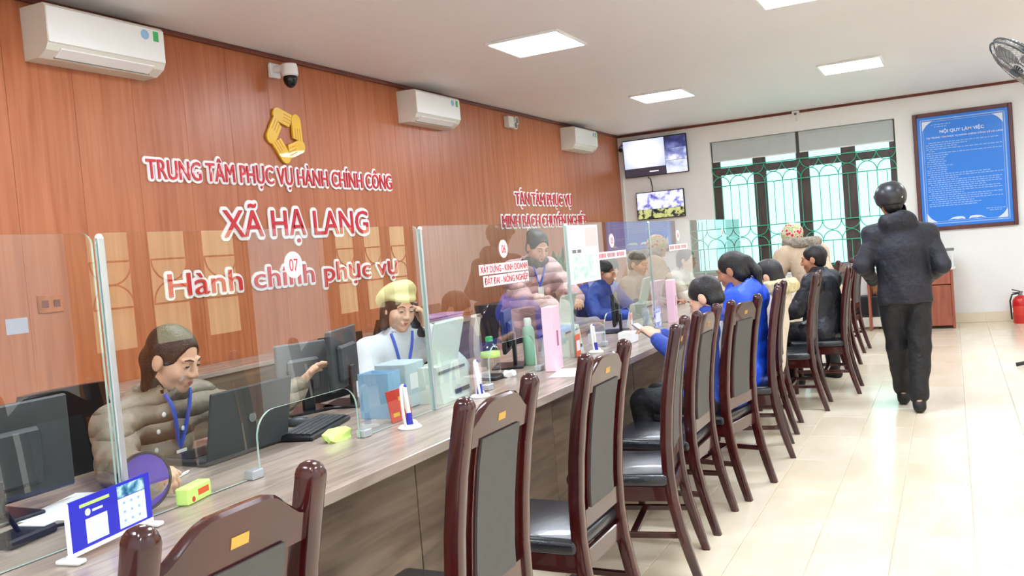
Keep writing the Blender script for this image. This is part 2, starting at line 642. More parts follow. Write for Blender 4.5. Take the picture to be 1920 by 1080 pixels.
# ------------------------------------------------------------------ floor, walls, ceiling
fl = struct(MB().bb(XL - 0.2, XR + 0.2, YF - 0.2, YB + 0.3, -0.10, -0.008).out('floor', 'grout'))
TW, TL = 0.317, 0.634
tm = MB().bb(-TW / 2 + 0.002, TW / 2 - 0.002, -TL / 2 + 0.002, TL / 2 - 0.002, -0.010, 0.0, bev=0.0012).mesh('tile', 'tile')
rest = MB()
cells = []
for k in range(-15, 7):
    xc = 0.015 + (k + 0.5) * TW
    off = 0.5 if k % 2 else 0.0
    for j in range(-4, 21):
        yc = 6.732 - 5 * TL + (j - 3 + off) * TL
        x0, x1 = max(XL, xc - TW / 2), min(XR, xc + TW / 2)
        y0, y1 = max(YF, yc - TL / 2), min(YB, yc + TL / 2)
        if x1 - x0 < 0.02 or y1 - y0 < 0.02:
            continue
        full = (x1 - x0) > TW - 1e-4 and (y1 - y0) > TL - 1e-4
        if full and -1.9 < xc < 1.2 and yc > 1.8:
            cells.append((xc, yc))
        else:
            rest.bb(x0 + 0.002, x1 - 0.002, y0 + 0.002, y1 - 0.002, -0.010, 0.0)
for xc, yc in cells:
    link('tile', tm, fl, (xc, yc, 0))
o = rest.out('tile_field', 'tile', fl)
o['kind'] = 'stuff'

struct(MB().bb(XL - 0.2, XR + 0.2, YF - 0.2, YB + 0.3, ZC, ZC + 0.1).out('ceiling', 'ceiling'))
wl = struct(MB().bb(XL - 0.2, XL - 0.012, YF - 0.2, YB + 0.3, 0, ZC).out('wall_left', 'panel_base'))
PW = 0.41
pm = MB().bb(-0.013, 0.0, -PW / 2 + 0.0006, PW / 2 - 0.0006, 0.0, ZC, bev=0.002).mesh('panel', 'panel')
y = 3.832 - 13.5 * PW
while y < YB - PW / 2:
    if y - PW / 2 > YF:
        link('panel', pm, wl, (XL, y, 0))
    y += PW
y0 = y - PW / 2
MB().bb(XL - 0.013, XL, y0 + 0.001, YB, 0, ZC, bev=0.002).out('panel', 'panel', wl)

WX0, WX1, WZ0, WZ1 = -3.08, -0.606, 0.80, 2.76
wb = MB()
wb.bb(XL - 0.2, WX0, YB, YB + 0.22, 0, ZC)
wb.bb(WX1, XR + 0.2, YB, YB + 0.22, 0, ZC)
wb.bb(WX0, WX1, YB, YB + 0.22, 0, WZ0)
wb.bb(WX0, WX1, YB, YB + 0.22, WZ1, ZC)
struct(wb.out('wall_back', 'white_wall'))
struct(MB().bb(XR, XR + 0.2, YF - 0.2, YB + 0.2, 0, ZC).out('wall_right', 'white_wall'))
struct(MB().bb(XL - 0.2, XR + 0.2, YF - 0.2, YF, 0, ZC).out('wall_front', 'white_wall'))
struct(MB().bb(XL, XL + 0.03, YF, YB, ZC - 0.035, ZC - 0.001, bev=0.008, seg=2).out('trim_1', 'cornice'))
struct(MB().bb(XL + 0.03, XR, YB - 0.022, YB, ZC - 0.035, ZC - 0.001, bev=0.006, seg=2).out('trim_2', 'cornice'))
bbk = struct(MB().bb(XL, XR, YB - 0.006, YB, 0, 0.13).out('baseboard_back', 'grout'))
sm = MB().bb(-0.298, 0.298, -0.013, -0.005, 0.001, 0.132, bev=0.002).mesh('skirting_tile', 'skirting')
for i in range(10):
    link('skirting_tile', sm, bbk, (XL + 0.31 + 0.6 * i, YB, 0))

# ------------------------------------------------------------------ window with green grille
win = thing('window_1', '', '')
del win['label'], win['category']
struct(win)
win['label'] = 'wide window with dark wooden frame behind a green iron grille'
yf0, yf1 = YB + 0.07, YB + 0.13
posts = [(-3.08, -2.965), (-2.50, -2.32), (-1.90, -1.73), (-1.305, -1.12), (-0.69, -0.606)]
for a, b in posts:
    MB().bb(a, b, yf0, yf1, WZ0, WZ1, bev=0.006).out('window_post', 'win_wood', win)
for z0, z1 in ((2.265, 2.37), (WZ0, WZ0 + 0.09), (WZ1 - 0.05, WZ1)):
    MB().bb(WX0, WX1, yf0 - 0.005, yf1 - 0.01, z0, z1, bev=0.006).out('transom', 'win_wood', win)
for (a, b), (c, d) in zip(posts, posts[1:]):
    MB().bb(b, c, yf0 + 0.025, yf0 + 0.031, WZ0 + 0.09, 2.265).out('pane', 'win_glass', win)
    MB().bb(b, c, yf0 + 0.025, yf0 + 0.031, 2.37, WZ1 - 0.05).out('pane', 'win_glass', win)
MB().bb(WX0 - 0.03, WX1 + 0.03, YB - 0.03, YB + 0.07, WZ0 - 0.03, WZ0, bev=0.004).out('window_sill', 'white_wall', win)
GY = YB + 0.03
NMOD = 10
gw = (WX1 - WX0) / NMOD
ZR = [2.378, 2.104, 1.49, 1.205, 0.87]
for z in ZR:
    MB().bb(WX0, WX1, GY - 0.005, GY + 0.005, z - 0.007, z + 0.007).out('grille_rail', 'green_iron', win)
um = MB().tube([(gw / 2 * math.cos(t), 0, -0.137 * math.sin(t)) for t in [PI * i / 14 for i in range(15)]], 0.0065, 5).mesh('grille_arc', 'green_iron')
nm = MB().tube([(gw / 2 * math.cos(t), 0, 0.137 * math.sin(t)) for t in [PI * i / 14 for i in range(15)]], 0.0065, 5).mesh('grille_arc', 'green_iron')
v1 = MB().cyl((0, 0, 0), (0, 0, ZR[1] - ZR[2]), 0.0055, n=5).mesh('grille_bar', 'green_iron')
v2 = MB().cyl((0, 0, 0), (0, 0, ZR[3] - ZR[4]), 0.0055, n=5).mesh('grille_bar', 'green_iron')
for i in range(NMOD):
    xc = WX0 + (i + 0.5) * gw
    link('grille_arc', um, win, (xc, GY, ZR[0]))
    link('grille_arc', nm, win, (xc, GY, ZR[1]))
    link('grille_arc', um, win, (xc, GY, ZR[2]))
    link('grille_arc', nm, win, (xc, GY, ZR[3]))
for i in range(2 * NMOD + 1):
    xc = WX0 + 0.004 + i * (WX1 - WX0 - 0.008) / (2 * NMOD)
    link('grille_bar', v1, win, (xc, GY, ZR[2]))
    link('grille_bar', v2, win, (xc, GY, ZR[4]))
for n, (a, b, lab) in enumerate(((WX0 + 0.02, -1.885, 'grey roller blind half drawn at the left of the window top'), (-1.84, WX1 - 0.02, 'grey roller blind half drawn at the right of the window top'))):
    t = thing('roller_blind', lab, 'blind', ((a + b) / 2, YB + 0.05, 2.474), 0, 'roller blinds of the window')
    hw = (b - a) / 2
    MB().bb(-hw, hw, -0.004, 0.0, 0, 0.25).out('blind_cloth', 'blind', t)
    MB().cyl((-hw, 0, 0.262), (hw, 0, 0.262), 0.02, n=14).out('roller', 'blind', t, True)
    MB().bb(-hw, hw, -0.008, 0.003, -0.012, 0.006, bev=0.002).out('bottom_bar', 'white_plastic', t)


# ------------------------------------------------------------------ doors on the right wall (mirrored in the glass screens)
def wood_door(n, ya, yb, H):
    d = bpy.data.objects.new('door_%d' % n, None)
    COL.objects.link(d)
    d.location = (XR, (ya + yb) / 2, 0)
    struct(d)
    hw = (yb - ya) / 2
    for s in (-1, 1):
        MB().bb(-0.07, 0, s * (hw - 0.06), s * hw, 0, H, bev=0.006).out('door_jamb', 'door_wood', d)
    MB().bb(-0.07, 0, -hw + 0.06, hw - 0.06, H - 0.08, H, bev=0.006).out('door_head', 'door_wood', d)
    lw = (2 * hw - 0.12) / 3
    for i in range(3):
        a = -hw + 0.06 + i * lw
        b = a + lw
        MB().bb(-0.05, -0.012, a + 0.002, a + 0.10, 0.01, H - 0.08, bev=0.004).out('stile', 'door_wood', d)
        MB().bb(-0.05, -0.012, b - 0.10, b - 0.002, 0.01, H - 0.08, bev=0.004).out('stile', 'door_wood', d)
        MB().bb(-0.048, -0.014, a + 0.10, b - 0.10, 0.01, 0.88, bev=0.004).out('door_panel', 'door_wood', d)
        MB().bb(-0.05, -0.012, a + 0.10, b - 0.10, H - 0.2, H - 0.08, bev=0.004).out('door_rail', 'door_wood', d)
        MB().bb(-0.034, -0.026, a + 0.10, b - 0.10, 0.88, H - 0.2).out('pane', 'pane_glow', d)
        c = (a + b) / 2
        r = (b - a) / 2 - 0.10
        for z in (1.22, 1.60):
            MB().bb(-0.06, -0.052, a + 0.1, b - 0.1, z - 0.008, z + 0.008).out('grille_rail', 'door_wood', d)
        MB().tube([(-0.056, c + r * math.cos(t), 1.60 - 0.19 * math.sin(t)) for t in [PI * i / 12 for i in range(13)]], 0.008, 6).out('grille_arc', 'door_wood', d)
        MB().tube([(-0.056, c + r * math.cos(t), 1.22 + 0.19 * math.sin(t)) for t in [PI * i / 12 for i in range(13)]], 0.008, 6).out('grille_arc', 'door_wood', d)


wood_door(1, 4.45, 6.35, 2.45)
wood_door(2, 7.55, 9.25, 2.45)

# ------------------------------------------------------------------ ceiling lights
rowname = {2.98: 'near', 6.33: 'middle', 9.68: 'far', -0.37: 'rear'}
seenlab = {(-2.83, 6.33): 'large square ceiling light nearest the wooden wall and the lettering',
           (-2.83, 9.68): 'square ceiling light above the far end of the counter',
           (-0.83, 9.68): 'square ceiling light in front of the barred window',
           (-0.83, 6.33): 'square ceiling light cut by the top edge of the picture',
           (1.17, 9.68): 'square ceiling light at the right beside the blue notice board'}
lp = None
for xx in (-2.83, -0.83, 1.17):
    for yy in (2.98, 6.33, 9.68, -0.37):
        lab = seenlab.get((xx, yy), 'square ceiling light outside the picture')
        if lp is None:
            t = thing('ceiling_light', lab, 'light', (xx, yy, ZC - 0.022), 0, 'square ceiling lights')
            f = MB()
            for s in (-1, 1):
                f.bb(-0.305, 0.305, s * 0.285, s * 0.305, 0, 0.0215, bev=0.003)
                f.bb(s * 0.285, s * 0.305, -0.285, 0.285, 0, 0.0215, bev=0.003)
            f.out('light_frame', 'white_plastic', t)
            MB().bb(-0.285, 0.285, -0.285, 0.285, 0.004, 0.012).out('diffuser', 'led', t)
            lp = t
        else:
            t = copy_tree(lp)
            t.location = (xx, yy, ZC - 0.022)
            t['label'] = lab

# ------------------------------------------------------------------ service counter
ct = thing('service_counter', 'long wooden service counter with grey-brown grain running along the room', 'counter', (0, 0, 0))
CY0, CY1 = -1.0, 9.60
MB().bb(-2.78, XC, CY0, CY1, 0.72, ZT, bev=0.003).out('counter_top', 'counter_top', ct)
MB().bb(-2.70, XC - 0.09, CY0 + 0.02, CY1 - 0.02, 0.0, 0.07).out('plinth', 'counter_seam', ct)
MB().bb(XC - 0.10, XC - 0.085, CY0 + 0.01, CY1 - 0.01, 0.07, 0.72).out('panel_carcass', 'counter_seam', ct)
n = 9
for i in range(n):
    a = CY0 + i * (CY1 - CY0) / n
    MB().bb(XC - 0.085, XC - 0.065, a + 0.003, a + (CY1 - CY0) / n - 0.003, 0.07, 0.718, bev=0.002).out('front_panel', 'counter_front', ct)
for i in range(0, n + 1, 3):
    a = min(max(CY0 + i * (CY1 - CY0) / n, CY0 + 0.03), CY1 - 0.03)
    MB().bb(-2.68, XC - 0.10, a - 0.012, a + 0.012, 0.07, 0.72).out('divider_panel', 'counter_front', ct)

# ------------------------------------------------------------------ glass screens on the counter
DISC = {0: '07', 1: '06', 2: '05', 3: '04', 4: '03'}
LABG = {-1: 'clear glass screen at the left edge, nearest the camera',
        0: 'clear glass screen with round number 07 disc',
        1: 'clear glass screen with round number 06 disc and red lettering',
        2: 'clear glass screen behind the third round number disc, with a white notice',
        3: 'clear glass screen in front of the two wall televisions',
        4: 'clear glass screen at the far end of the counter by the window'}
for i in range(-1, 5):
    ya = 1.57 + 1.585 * i
    yb = ya + 1.585
    t = thing('glass_screen', LABG[i], 'glass screen', (XG, (ya + yb) / 2, ZT), 0, 'glass screens along the counter')
    hw = 1.585 / 2 - 0.006
    hh = ZG - ZT
    nw, nh, nr = 0.265, 0.205, 0.085
    poly = [(-hw, 0.003), (-nw, 0.003)] + arc(-nw + nr, nh - nr, nr, 180, 90, 8) + arc(nw - nr, nh - nr, nr, 90, 0, 8) + [(nw, 0.003), (hw, 0.003)] + arc(hw - 0.03, hh - 0.03, 0.03, 0, 90, 4) + arc(-hw + 0.03, hh - 0.03, 0.03, 90, 180, 4)
    m = MB()
    m.prism(poly, frame((-0.004, 0, 0), (0, 1, 0), (0, 0, 1)), 0.008)
    bmesh.ops.recalc_face_normals(m.bm, faces=m.bm.faces)
    for f in m.bm.faces:
        f.material_index = 0 if abs(f.normal.x) > 0.9 else 1
    m.out('pane', ['glass', 'glass_edge'], t)
    # upright, clamps
    MB().bb(-0.009, 0.009, -hw + 0.0015, -hw + (0.022 if i == 0 else 0.014), 0.001, hh - 0.012, bev=0.003, seg=2).out('upright', 'alu', t)
    MB().ball((0.0, -hw + 0.012, hh - 0.012), 0.0105, 10).out('upright_cap', 'white_plastic', t, True)
    for yy in (-nw - 0.03, nw + 0.03):
        MB().bb(-0.018, 0.022, yy - 0.025, yy + 0.025, 0.0005, 0.03, bev=0.003).out('glass_clamp', 'alu', t)
    if i in DISC:
        yo = -0.02
        m = MB()
        m.cyl((0.0045, yo, 0.675), (0.0062, yo, 0.675), 0.046, n=32)
        d = m.out('number_disc', 'white_letter', t)
        label_text(DISC[i], yo - 0.022, yo + 0.022, 0.042, frame((0.0068, 0, 0.654), (0, 1, 0), (0, 0, 1)), 'red_letter', d, 'number')
    if i in (1, 2, 3):
        m = MB()
        m.bb(0.0042, 0.0052, -0.29, 0.25, 0.555, 0.605)
        if i == 1:
            m.bb(0.0042, 0.0052, -0.255, 0.25, 0.495, 0.548)
        s = m.out('lettering_strip', 'white_letter', t)
        if i == 1:
            label_text('XÂY DỰNG - KINH DOANH', -0.28, 0.24, 0.032, frame((0.0058, 0, 0.564), (0, 1, 0), (0, 0, 1)), 'red_letter', s, 'lettering', 0.01)
            label_text('ĐẤT ĐAI - NÔNG NGHIỆP', -0.245, 0.24, 0.032, frame((0.0058, 0, 0.505), (0, 1, 0), (0, 0, 1)), 'red_letter', s, 'lettering', 0.01)
        else:
            m = MB()
            for k in range(20):
                if k % 7 == 5:
                    continue
                m.bb(0.0053, 0.0057, -0.27 + 0.0255 * k, -0.256 + 0.0255 * k, 0.566, 0.594)
            m.out('print_marks', 'red_letter', s)['kind'] = 'stuff'

# ------------------------------------------------------------------ lettering and emblem on the wooden wall
XW = XL + 0.001
SIGNS = [('TRUNG TÂM PHỤC VỤ HÀNH CHÍNH CÔNG', 3.87, 6.55, 2.062, 0.125, 'long line of red capitals below the yellow emblem on wooden wall'),
         ('XÃ HẠ LANG', 4.47, 6.14, 1.678, 0.19, 'short line of tall red capitals in the middle of the wooden wall'),
         ('Hành chính phục vụ', 3.95, 6.52, 1.305, 0.15, 'line of red lower-case lettering seen through the glass with 07'),
         ('TẬN TÂM PHỤC VỤ', 9.03, 10.70, 1.955, 0.135, 'upper line of red capitals at the far end of the wooden wall'),
         ('MINH BẠCH CHUYÊN NGHIỆP', 8.66, 11.17, 1.690, 0.135, 'lower line of red capitals at the far end of the wooden wall')]
for body, a, b, zb, cap, lab in SIGNS:
    t = thing('wall_lettering', lab, 'lettering', (XW, (a + b) / 2, zb), 0, 'red lettering on the wooden wall')
    c = (a + b) / 2
    sign_line(t, body, a - c, b - c, 0.0, cap, 0.0, out=cap * 0.14)

em = thing('star_emblem', 'yellow star emblem of five bent ribbons above the long lettering', 'emblem', (XW, 5.20, 2.44), 0)
for i in range(5):
    a = math.radians(90 + 72 * i + 8)
    u = Vector((0, -math.sin(a), math.cos(a)))       # tangent
    rdir = Vector((0, math.cos(a), math.sin(a)))
    tilt = math.radians(24)
    ud = u * math.cos(tilt) + rdir * math.sin(tilt)
    vd = Vector((1, 0, 0)).cross(ud)
    cpt = rdir * 0.135
    fr = frame(tuple(cpt + Vector((0.003 + 0.001 * i, 0, 0))), tuple(ud), tuple(vd))
    L, Wd = 0.105, 0.052
    poly = [(-L, -Wd), (L - Wd * 0.9, -Wd)] + arc(L - Wd * 0.9, 0, Wd, -80, 80, 8) + [(L - Wd * 0.9, Wd), (-L + 0.03, Wd)]
    rb = MB().prism(poly, fr, 0.016).out('ribbon', 'yellow', em)
    for k in range(3):
        v = -0.028 + 0.026 * k
        MB().prism([(-L + 0.012, v - 0.003), (0.0, v - 0.003), (0.0, v + 0.003), (-L + 0.012, v + 0.003)], fr @ Matrix.Translation((0, 0, 0.0155)), 0.0015).out('finger_groove', 'yellow_deep', rb)

# ------------------------------------------------------------------ air conditioners
acp = None
for yc, lab in ((3.535, 'white air conditioner nearest the camera, high on the wooden wall'), (7.17, 'middle white air conditioner between the two wall cameras'), (10.93, 'farthest white air conditioner beside the corner of the wooden wall')):
    if acp is None:
        t = thing('air_conditioner', lab, 'air conditioner', (XL, yc, 2.68), 0, 'wall air conditioners')
        hw = 0.395
        prof = [(0.001, 0.0), (0.12, 0.0), (0.185, 0.035), (0.208, 0.075), (0.212, 0.265), (0.195, 0.285), (0.001, 0.29)]
        m = MB()
        m.prism([(x, z) for x, z in prof], Matrix(((1, 0, 0, 0), (0, 0, 1, -hw), (0, 1, 0, 0), (0, 0, 0, 1))), 2 * hw)
        bo = m.out('body', 'cream_plastic', t)
        MB().bb(0.206, 0.216, -hw + 0.004, hw - 0.004, 0.072, 0.268, bev=0.004, seg=2).out('front_panel', 'white_plastic', t)
        MB().box((0.169, 0, 0.029), (0.075, 2 * hw - 0.16, 0.010), RY(math.radians(-31)), 0.003).out('louver', 'white_plastic', t)
        MB().box((0.140, 0, 0.010), (0.004, 2 * hw - 0.15, 0.012), RY(math.radians(-31))).out('outlet_slot', 'grey_plastic', t)
        MB().bb(0.2155, 0.2165, hw - 0.085, hw - 0.045, 0.195, 0.255).out('energy_sticker', 'green', t)
        MB().cyl((0.2155, hw - 0.145, 0.225), (0.2165, hw - 0.145, 0.225), 0.03, n=20).out('round_sticker', 'lightblue', t)
        acp = t
    else:
        t = copy_tree(acp)
        t.location = (XL, yc, 2.68)
        t['label'] = lab

# ------------------------------------------------------------------ dome camera and small box camera
t = thing('security_camera', 'white bracket camera with dark dome on the wooden wall above the emblem', 'camera', (XL, 5.13, 2.86), 0)
MB().bb(0.001, 0.035, -0.055, 0.055, 0.0, 0.11, bev=0.01, seg=2).out('wall_bracket', 'white_plastic', t)
MB().bb(0.03, 0.14, -0.03, 0.03, 0.035, 0.085, bev=0.012, seg=2).out('arm', 'white_plastic', t)
MB().lathe([(0.02, 0.085), (0.055, 0.08), (0.062, 0.05), (0.062, 0.0), (0.05, -0.01)], (0.165, 0, 0)).out('housing', 'white_plastic', t, True)
MB().lathe([(0.05, -0.008), (0.053, -0.03), (0.046, -0.06), (0.028, -0.085), (0.008, -0.095)], (0.165, 0, 0)).out('dome', 'lens', t, True)
MB().cyl((0.215, -0.01, -0.045), (0.222, -0.012, -0.047), 0.012, n=14).out('camera_lens', 'black_plastic', t)
t = thing('emergency_light', 'small white box with twin lamp heads between middle and far air conditioner', 'wall light', (XL, 9.03, 2.83), 0)
MB().bb(0.001, 0.07, -0.11, 0.03, 0.0, 0.13, bev=0.01, seg=2).out('body', 'cream_plastic', t)
for yy, zz in ((0.045, 0.03), (0.085, 0.09)):
    h = MB().lathe([(0.03, -0.03), (0.042, 0.0), (0.045, 0.03)], (0.05, yy, zz), 'x').out('lamp_head', 'white_plastic', t, True)
    MB().cyl((0.0805, yy, zz), (0.083, yy, zz), 0.036, n=16).out('lamp_face', 'steel', h)

# ------------------------------------------------------------------ televisions on the back wall
K['scr_floor'] = RAMPMAT('screen_bright_hall', [(0.0, (120, 140, 210)), (0.35, (196, 206, 246)), (0.62, (250, 252, 255)), (1.0, (255, 255, 255))], emit=0.45, kind='SPHERICAL', mapscale=(1.6, 1.6, 2.0))
K['scr_dark'] = RAMPMAT('screen_dark_view', [(0.35, (34, 34, 58)), (0.5, (60, 66, 130)), (0.7, (140, 150, 210))], 5, emit=0.41)
K['scr_mid'] = RAMPMAT('screen_corridor', [(0.3, (50, 60, 120)), (0.5, (150, 160, 220)), (0.62, (250, 250, 255))], 6, emit=0.43)
K['scr_white'] = RAMPMAT('screen_pale_view', [(0.3, (150, 160, 210)), (0.5, (226, 230, 250)), (0.7, (255, 255, 255))], 7, emit=0.45)
K['scr_strip'] = M('screen_dark_strip', (62, 58, 72), 0.3, emit=0.27)
K['scr_white_bar'] = M('screen_white_caption', (230, 230, 240), 0.3, emit=0.41)
K['scr_crowd'] = RAMPMAT('screen_crowd', [(0.34, (60, 60, 120)), (0.42, (150, 150, 240)), (0.5, (240, 240, 255)), (0.7, (255, 255, 255))], 9, detail=4, emit=0.45)
K['scr_field'] = RAMPMAT('screen_yellow_seats', [(0.38, (30, 30, 44)), (0.47, (90, 96, 90)), (0.5, (206, 210, 120)), (0.7, (226, 226, 160))], 12, detail=2, emit=0.41)
t = thing('television', 'large wall television showing a four-part security camera picture', 'television', (-3.885, YB, 2.37), 0)
MB().box((0, -0.075, 0.285), (0.985, 0.045, 0.565), RX(math.radians(4)), 0.008, 2).out('casing', 'black_plastic', t)
MB().bb(-0.2, 0.2, -0.06, -0.001, 0.16, 0.40).out('wall_mount', 'black_plastic', t)
SR = RX(math.radians(4))


def scr(parent, x0, x1, z0, z1, y, mat, name='screen_picture', zc=0.285, rot=SR, yc=-0.075):
    o = MB().bb(-(x1 - x0) / 2, (x1 - x0) / 2, -0.0006, 0.0006, -(z1 - z0) / 2, (z1 - z0) / 2).out(name, mat, parent)
    p = rot @ Vector(((x0 + x1) / 2, y, (z0 + z1) / 2 - zc))
    o.location = (p.x, p.y + yc, p.z + zc)
    o.rotation_euler = rot.to_euler()
    return o


scr(t, -0.48, 0.155, 0.135, 0.552, -0.0235, 'scr_floor')
scr(t, -0.48, 0.155, 0.014, 0.132, -0.0235, 'scr_strip')
scr(t, -0.10, 0.04, 0.062, 0.078, -0.0245, 'scr_white_bar', 'caption')
scr(t, 0.160, 0.48, 0.380, 0.552, -0.0235, 'scr_dark')
scr(t, 0.160, 0.48, 0.200, 0.376, -0.0235, 'scr_mid')
scr(t, 0.160, 0.48, 0.014, 0.196, -0.0235, 'scr_white')
t2 = thing('television', 'small wall television showing a crowd in white, below the larger one', 'television', (-3.868, YB, 1.725), 0)
MB().bb(-0.37, 0.37, -0.06, -0.02, 0, 0.413, bev=0.006).out('casing', 'black_plastic', t2)
MB().bb(-0.12, 0.12, -0.02, -0.001, 0.1, 0.3).out('wall_mount', 'black_plastic', t2)
scr(t2, -0.358, 0.358, 0.15, 0.402, -0.0008, 'scr_crowd', zc=0.2, rot=Matrix.Identity(3), yc=-0.0602)
scr(t2, -0.358, 0.358, 0.012, 0.148, -0.0008, 'scr_field', zc=0.2, rot=Matrix.Identity(3), yc=-0.0602)
m = MB()
m.tube([(-4.03, YB - 0.05, 2.36), (-4.0, YB - 0.02, 2.33), (-3.985, YB - 0.015, 2.22), (-3.985, YB - 0.015, 2.139)], 0.008, 6)
tag(m.out('power_cable', 'black_plastic'), 'thin black cable hanging between the two wall televisions', 'cable')
t = thing('security_camera', 'small grey bullet camera in the corner beside the large television', 'camera', (-4.40, YB, 2.84), 0)
MB().cyl((0, -0.001, 0.03), (0, -0.05, 0.03), 0.03, n=16).out('mount', 'grey_plastic', t)
MB().tube([(0, -0.04, 0.03), (0.0, -0.10, 0.0), (0.02, -0.19, -0.04)], [0.028, 0.036, 0.038], 16).out('camera_barrel', 'grey_plastic', t, True)
MB().cyl((0.02, -0.191, -0.0405), (0.0205, -0.195, -0.042), 0.028, n=16).out('camera_lens', 'lens', t)
m = MB()
m.bb(XL + 0.03, XL + 0.055, YB - 0.02, YB - 0.0005, 1.45, ZC - 0.04, bev=0.003)
tag(m.out('cable_duct', 'white_plastic'), 'white vertical cable duct in the corner beside the televisions', 'duct')
t = thing('motion_sensor', 'small white box sensor under the ceiling above the window', 'sensor', (-1.845, YB - 0.023, 2.90), 0)
MB().bb(-0.05, 0.05, -0.045, 0.02, 0.07, 0.135, bev=0.012, seg=2).out('body', 'white_plastic', t)
MB().bb(-0.012, 0.012, 0.0, 0.0225, 0.0, 0.08, bev=0.003).out('cable_cover', 'white_plastic', t)
MB().ball((0.0, -0.045, 0.09), (0.02, 0.012, 0.018), 10).out('sensor_lens', 'grey_plastic', t, True)

# ------------------------------------------------------------------ blue notice board
px0, px1, pz0, pz1 = -0.387, 0.757, 1.225, 2.765
t = thing('notice_board', 'large blue notice board in brown frame with white Vietnamese text', 'notice board', ((px0 + px1) / 2, YB, pz0), 0)
hw, hh = (px1 - px0) / 2, pz1 - pz0
for s in (-1, 1):
    MB().bb(s * hw, s * (hw - 0.05), -0.045, -0.001, 0, hh, bev=0.006).out('frame_bar', 'frame_brown', t)
MB().bb(-hw + 0.05, hw - 0.05, -0.045, -0.001, 0, 0.05, bev=0.006).out('frame_bar', 'frame_brown', t)
MB().bb(-hw + 0.05, hw - 0.05, -0.045, -0.001, hh - 0.05, hh, bev=0.006).out('frame_bar', 'frame_brown', t)
bd = MB().bb(-hw + 0.048, hw - 0.048, -0.022, -0.002, 0.048, hh - 0.048).out('board', 'blue_print', t)
m = MB()
bw, bz0, bz1 = hw - 0.085, 0.085, hh - 0.085
for a, th in ((0.0, 0.014), (0.03, 0.006)):
    for s in (-1, 1):
        m.bb(s * (bw - a), s * (bw - a - th), -0.0235, -0.022, bz0 + a, bz1 - a)
    m.bb(-bw + a, bw - a, -0.0235, -0.022, bz0 + a, bz0 + a + th)
    m.bb(-bw + a, bw - a, -0.0235, -0.022, bz1 - a - th, bz1 - a)
m.out('border', 'pale_print', bd)
for sx in (-1, 1):
    for sz in (0, 1):
        cx, cz = sx * (bw - 0.045), (bz0 + 0.045 if sz == 0 else bz1 - 0.045)
        dz = 1 if sz == 0 else -1
        fr = frame((cx, -0.022, cz), (-sx, 0, 0), (0, 0, dz)) if sx * dz < 0 else frame((cx, -0.0245, cz), (-sx, 0, 0), (0, 0, dz))
        m = MB()
        m.prism([(-0.02, -0.02), (0.10, -0.02), (0.07, 0.0), (0.055, 0.01), (0.03, 0.03), (0.01, 0.055), (0.0, 0.07), (-0.02, 0.10)], fr, 0.002)
        m.out('corner_ornament', 'white_print', bd)
fr = frame((0, -0.0236, 0), (1, 0, 0), (0, 0, 1))


def ptext(s, xa, xb, z, cap, mat='white_print', off=0.0):
    label_text(s, xa, xb, cap, fr @ Matrix.Translation((0, z, 0)), mat, bd, 'lettering', off)


ptext('NỘI QUY LÀM VIỆC', -0.26, 0.25, hh - 0.275, 0.038, off=0.025)
ptext('TẠI TRUNG TÂM PHỤC VỤ HÀNH CHÍNH CÔNG XÃ HẠ LANG', -0.42, 0.46, hh - 0.338, 0.020, off=0.02)
m = MB()
rnd = random.Random(3)


def textrow(z, xa, xb, h=0.011):
    x = xa
    while x < xb - 0.02:
        wd = rnd.uniform(0.018, 0.05)
        m.bb(x, min(x + wd, xb), -0.0232, -0.0222, z, z + h)
        x += wd + 0.009


textrow(hh - 0.165, -0.36, -0.12)
textrow(hh - 0.195, -0.32, -0.16)
z = hh - 0.40
ends = [0.42, 0.05, -0.05, 0.44, -0.33, 0.44, -0.15, -0.20, -0.20, -0.18, -0.22, -0.12, -0.2, -0.2, -0.21, 0.32, 0.44, -0.05, 0.44, 0.40, 0.44, 0.25, 0.42, 0.44, 0.0, 0.44, 0.30, 0.42, 0.10, 0.2, 0.15]
for i, e in enumerate(ends):
    textrow(z, -0.43 if i % 4 else -0.40, e)
    z -= 0.0275
textrow(0.235, 0.22, 0.44)
textrow(0.21, 0.26, 0.40)
m.out('text_rows', 'pale_print', bd)['kind'] = 'stuff'
m = MB()
for s in (-1, 1):
    m.prism([(0.02, 0.0), (0.06, 0.012), (0.11, 0.008), (0.16, 0.016), (0.22, 0.0), (0.16, 0.035), (0.11, 0.042), (0.06, 0.04), (0.03, 0.03)], frame((0.0, -0.0222 if s < 0 else -0.0238, 0.125), (s, 0, 0), (0, 0, 1)), 0.0016)
m.out('scroll_ornament', 'white_print', bd)

# ------------------------------------------------------------------ right side: fan, extinguisher, desk
t = thing('ceiling_fan', 'black hanging fan with round wire guard at the right edge near the ceiling', 'fan', (0.475, 6.55, 2.355), 0)
ax = Vector((-0.68, -0.14, -0.68)).normalized()
q = ax.to_track_quat('Z', 'Y').to_matrix()
rings = []
for i in range(3):
    r, d = ((0.235, 0.0), (0.235, 0.03), (0.15, 0.07))[i]
    pts = [q @ Vector((r * math.cos(2 * PI * k / 36), r * math.sin(2 * PI * k / 36), d)) for k in range(36)]
    MB().tube(pts, 0.006 if i < 2 else 0.003, 6, close=True).out('guard_ring', 'dark_plastic', t, True)
gm = MB().tube([q @ Vector((r, 0, d)) for r, d in ((0.03, 0.085), (0.1, 0.085), (0.19, 0.06), (0.235, 0.015), (0.19, -0.03), (0.1, -0.055), (0.06, -0.055))], 0.0016, 4).mesh('guard_wire', 'steel')
for k in range(40):
    o = link('guard_wire', gm, t)
    o.rotation_mode = 'QUATERNION'
    o.rotation_quaternion = Matrix.Rotation(2 * PI * k / 40, 3, ax).to_quaternion()
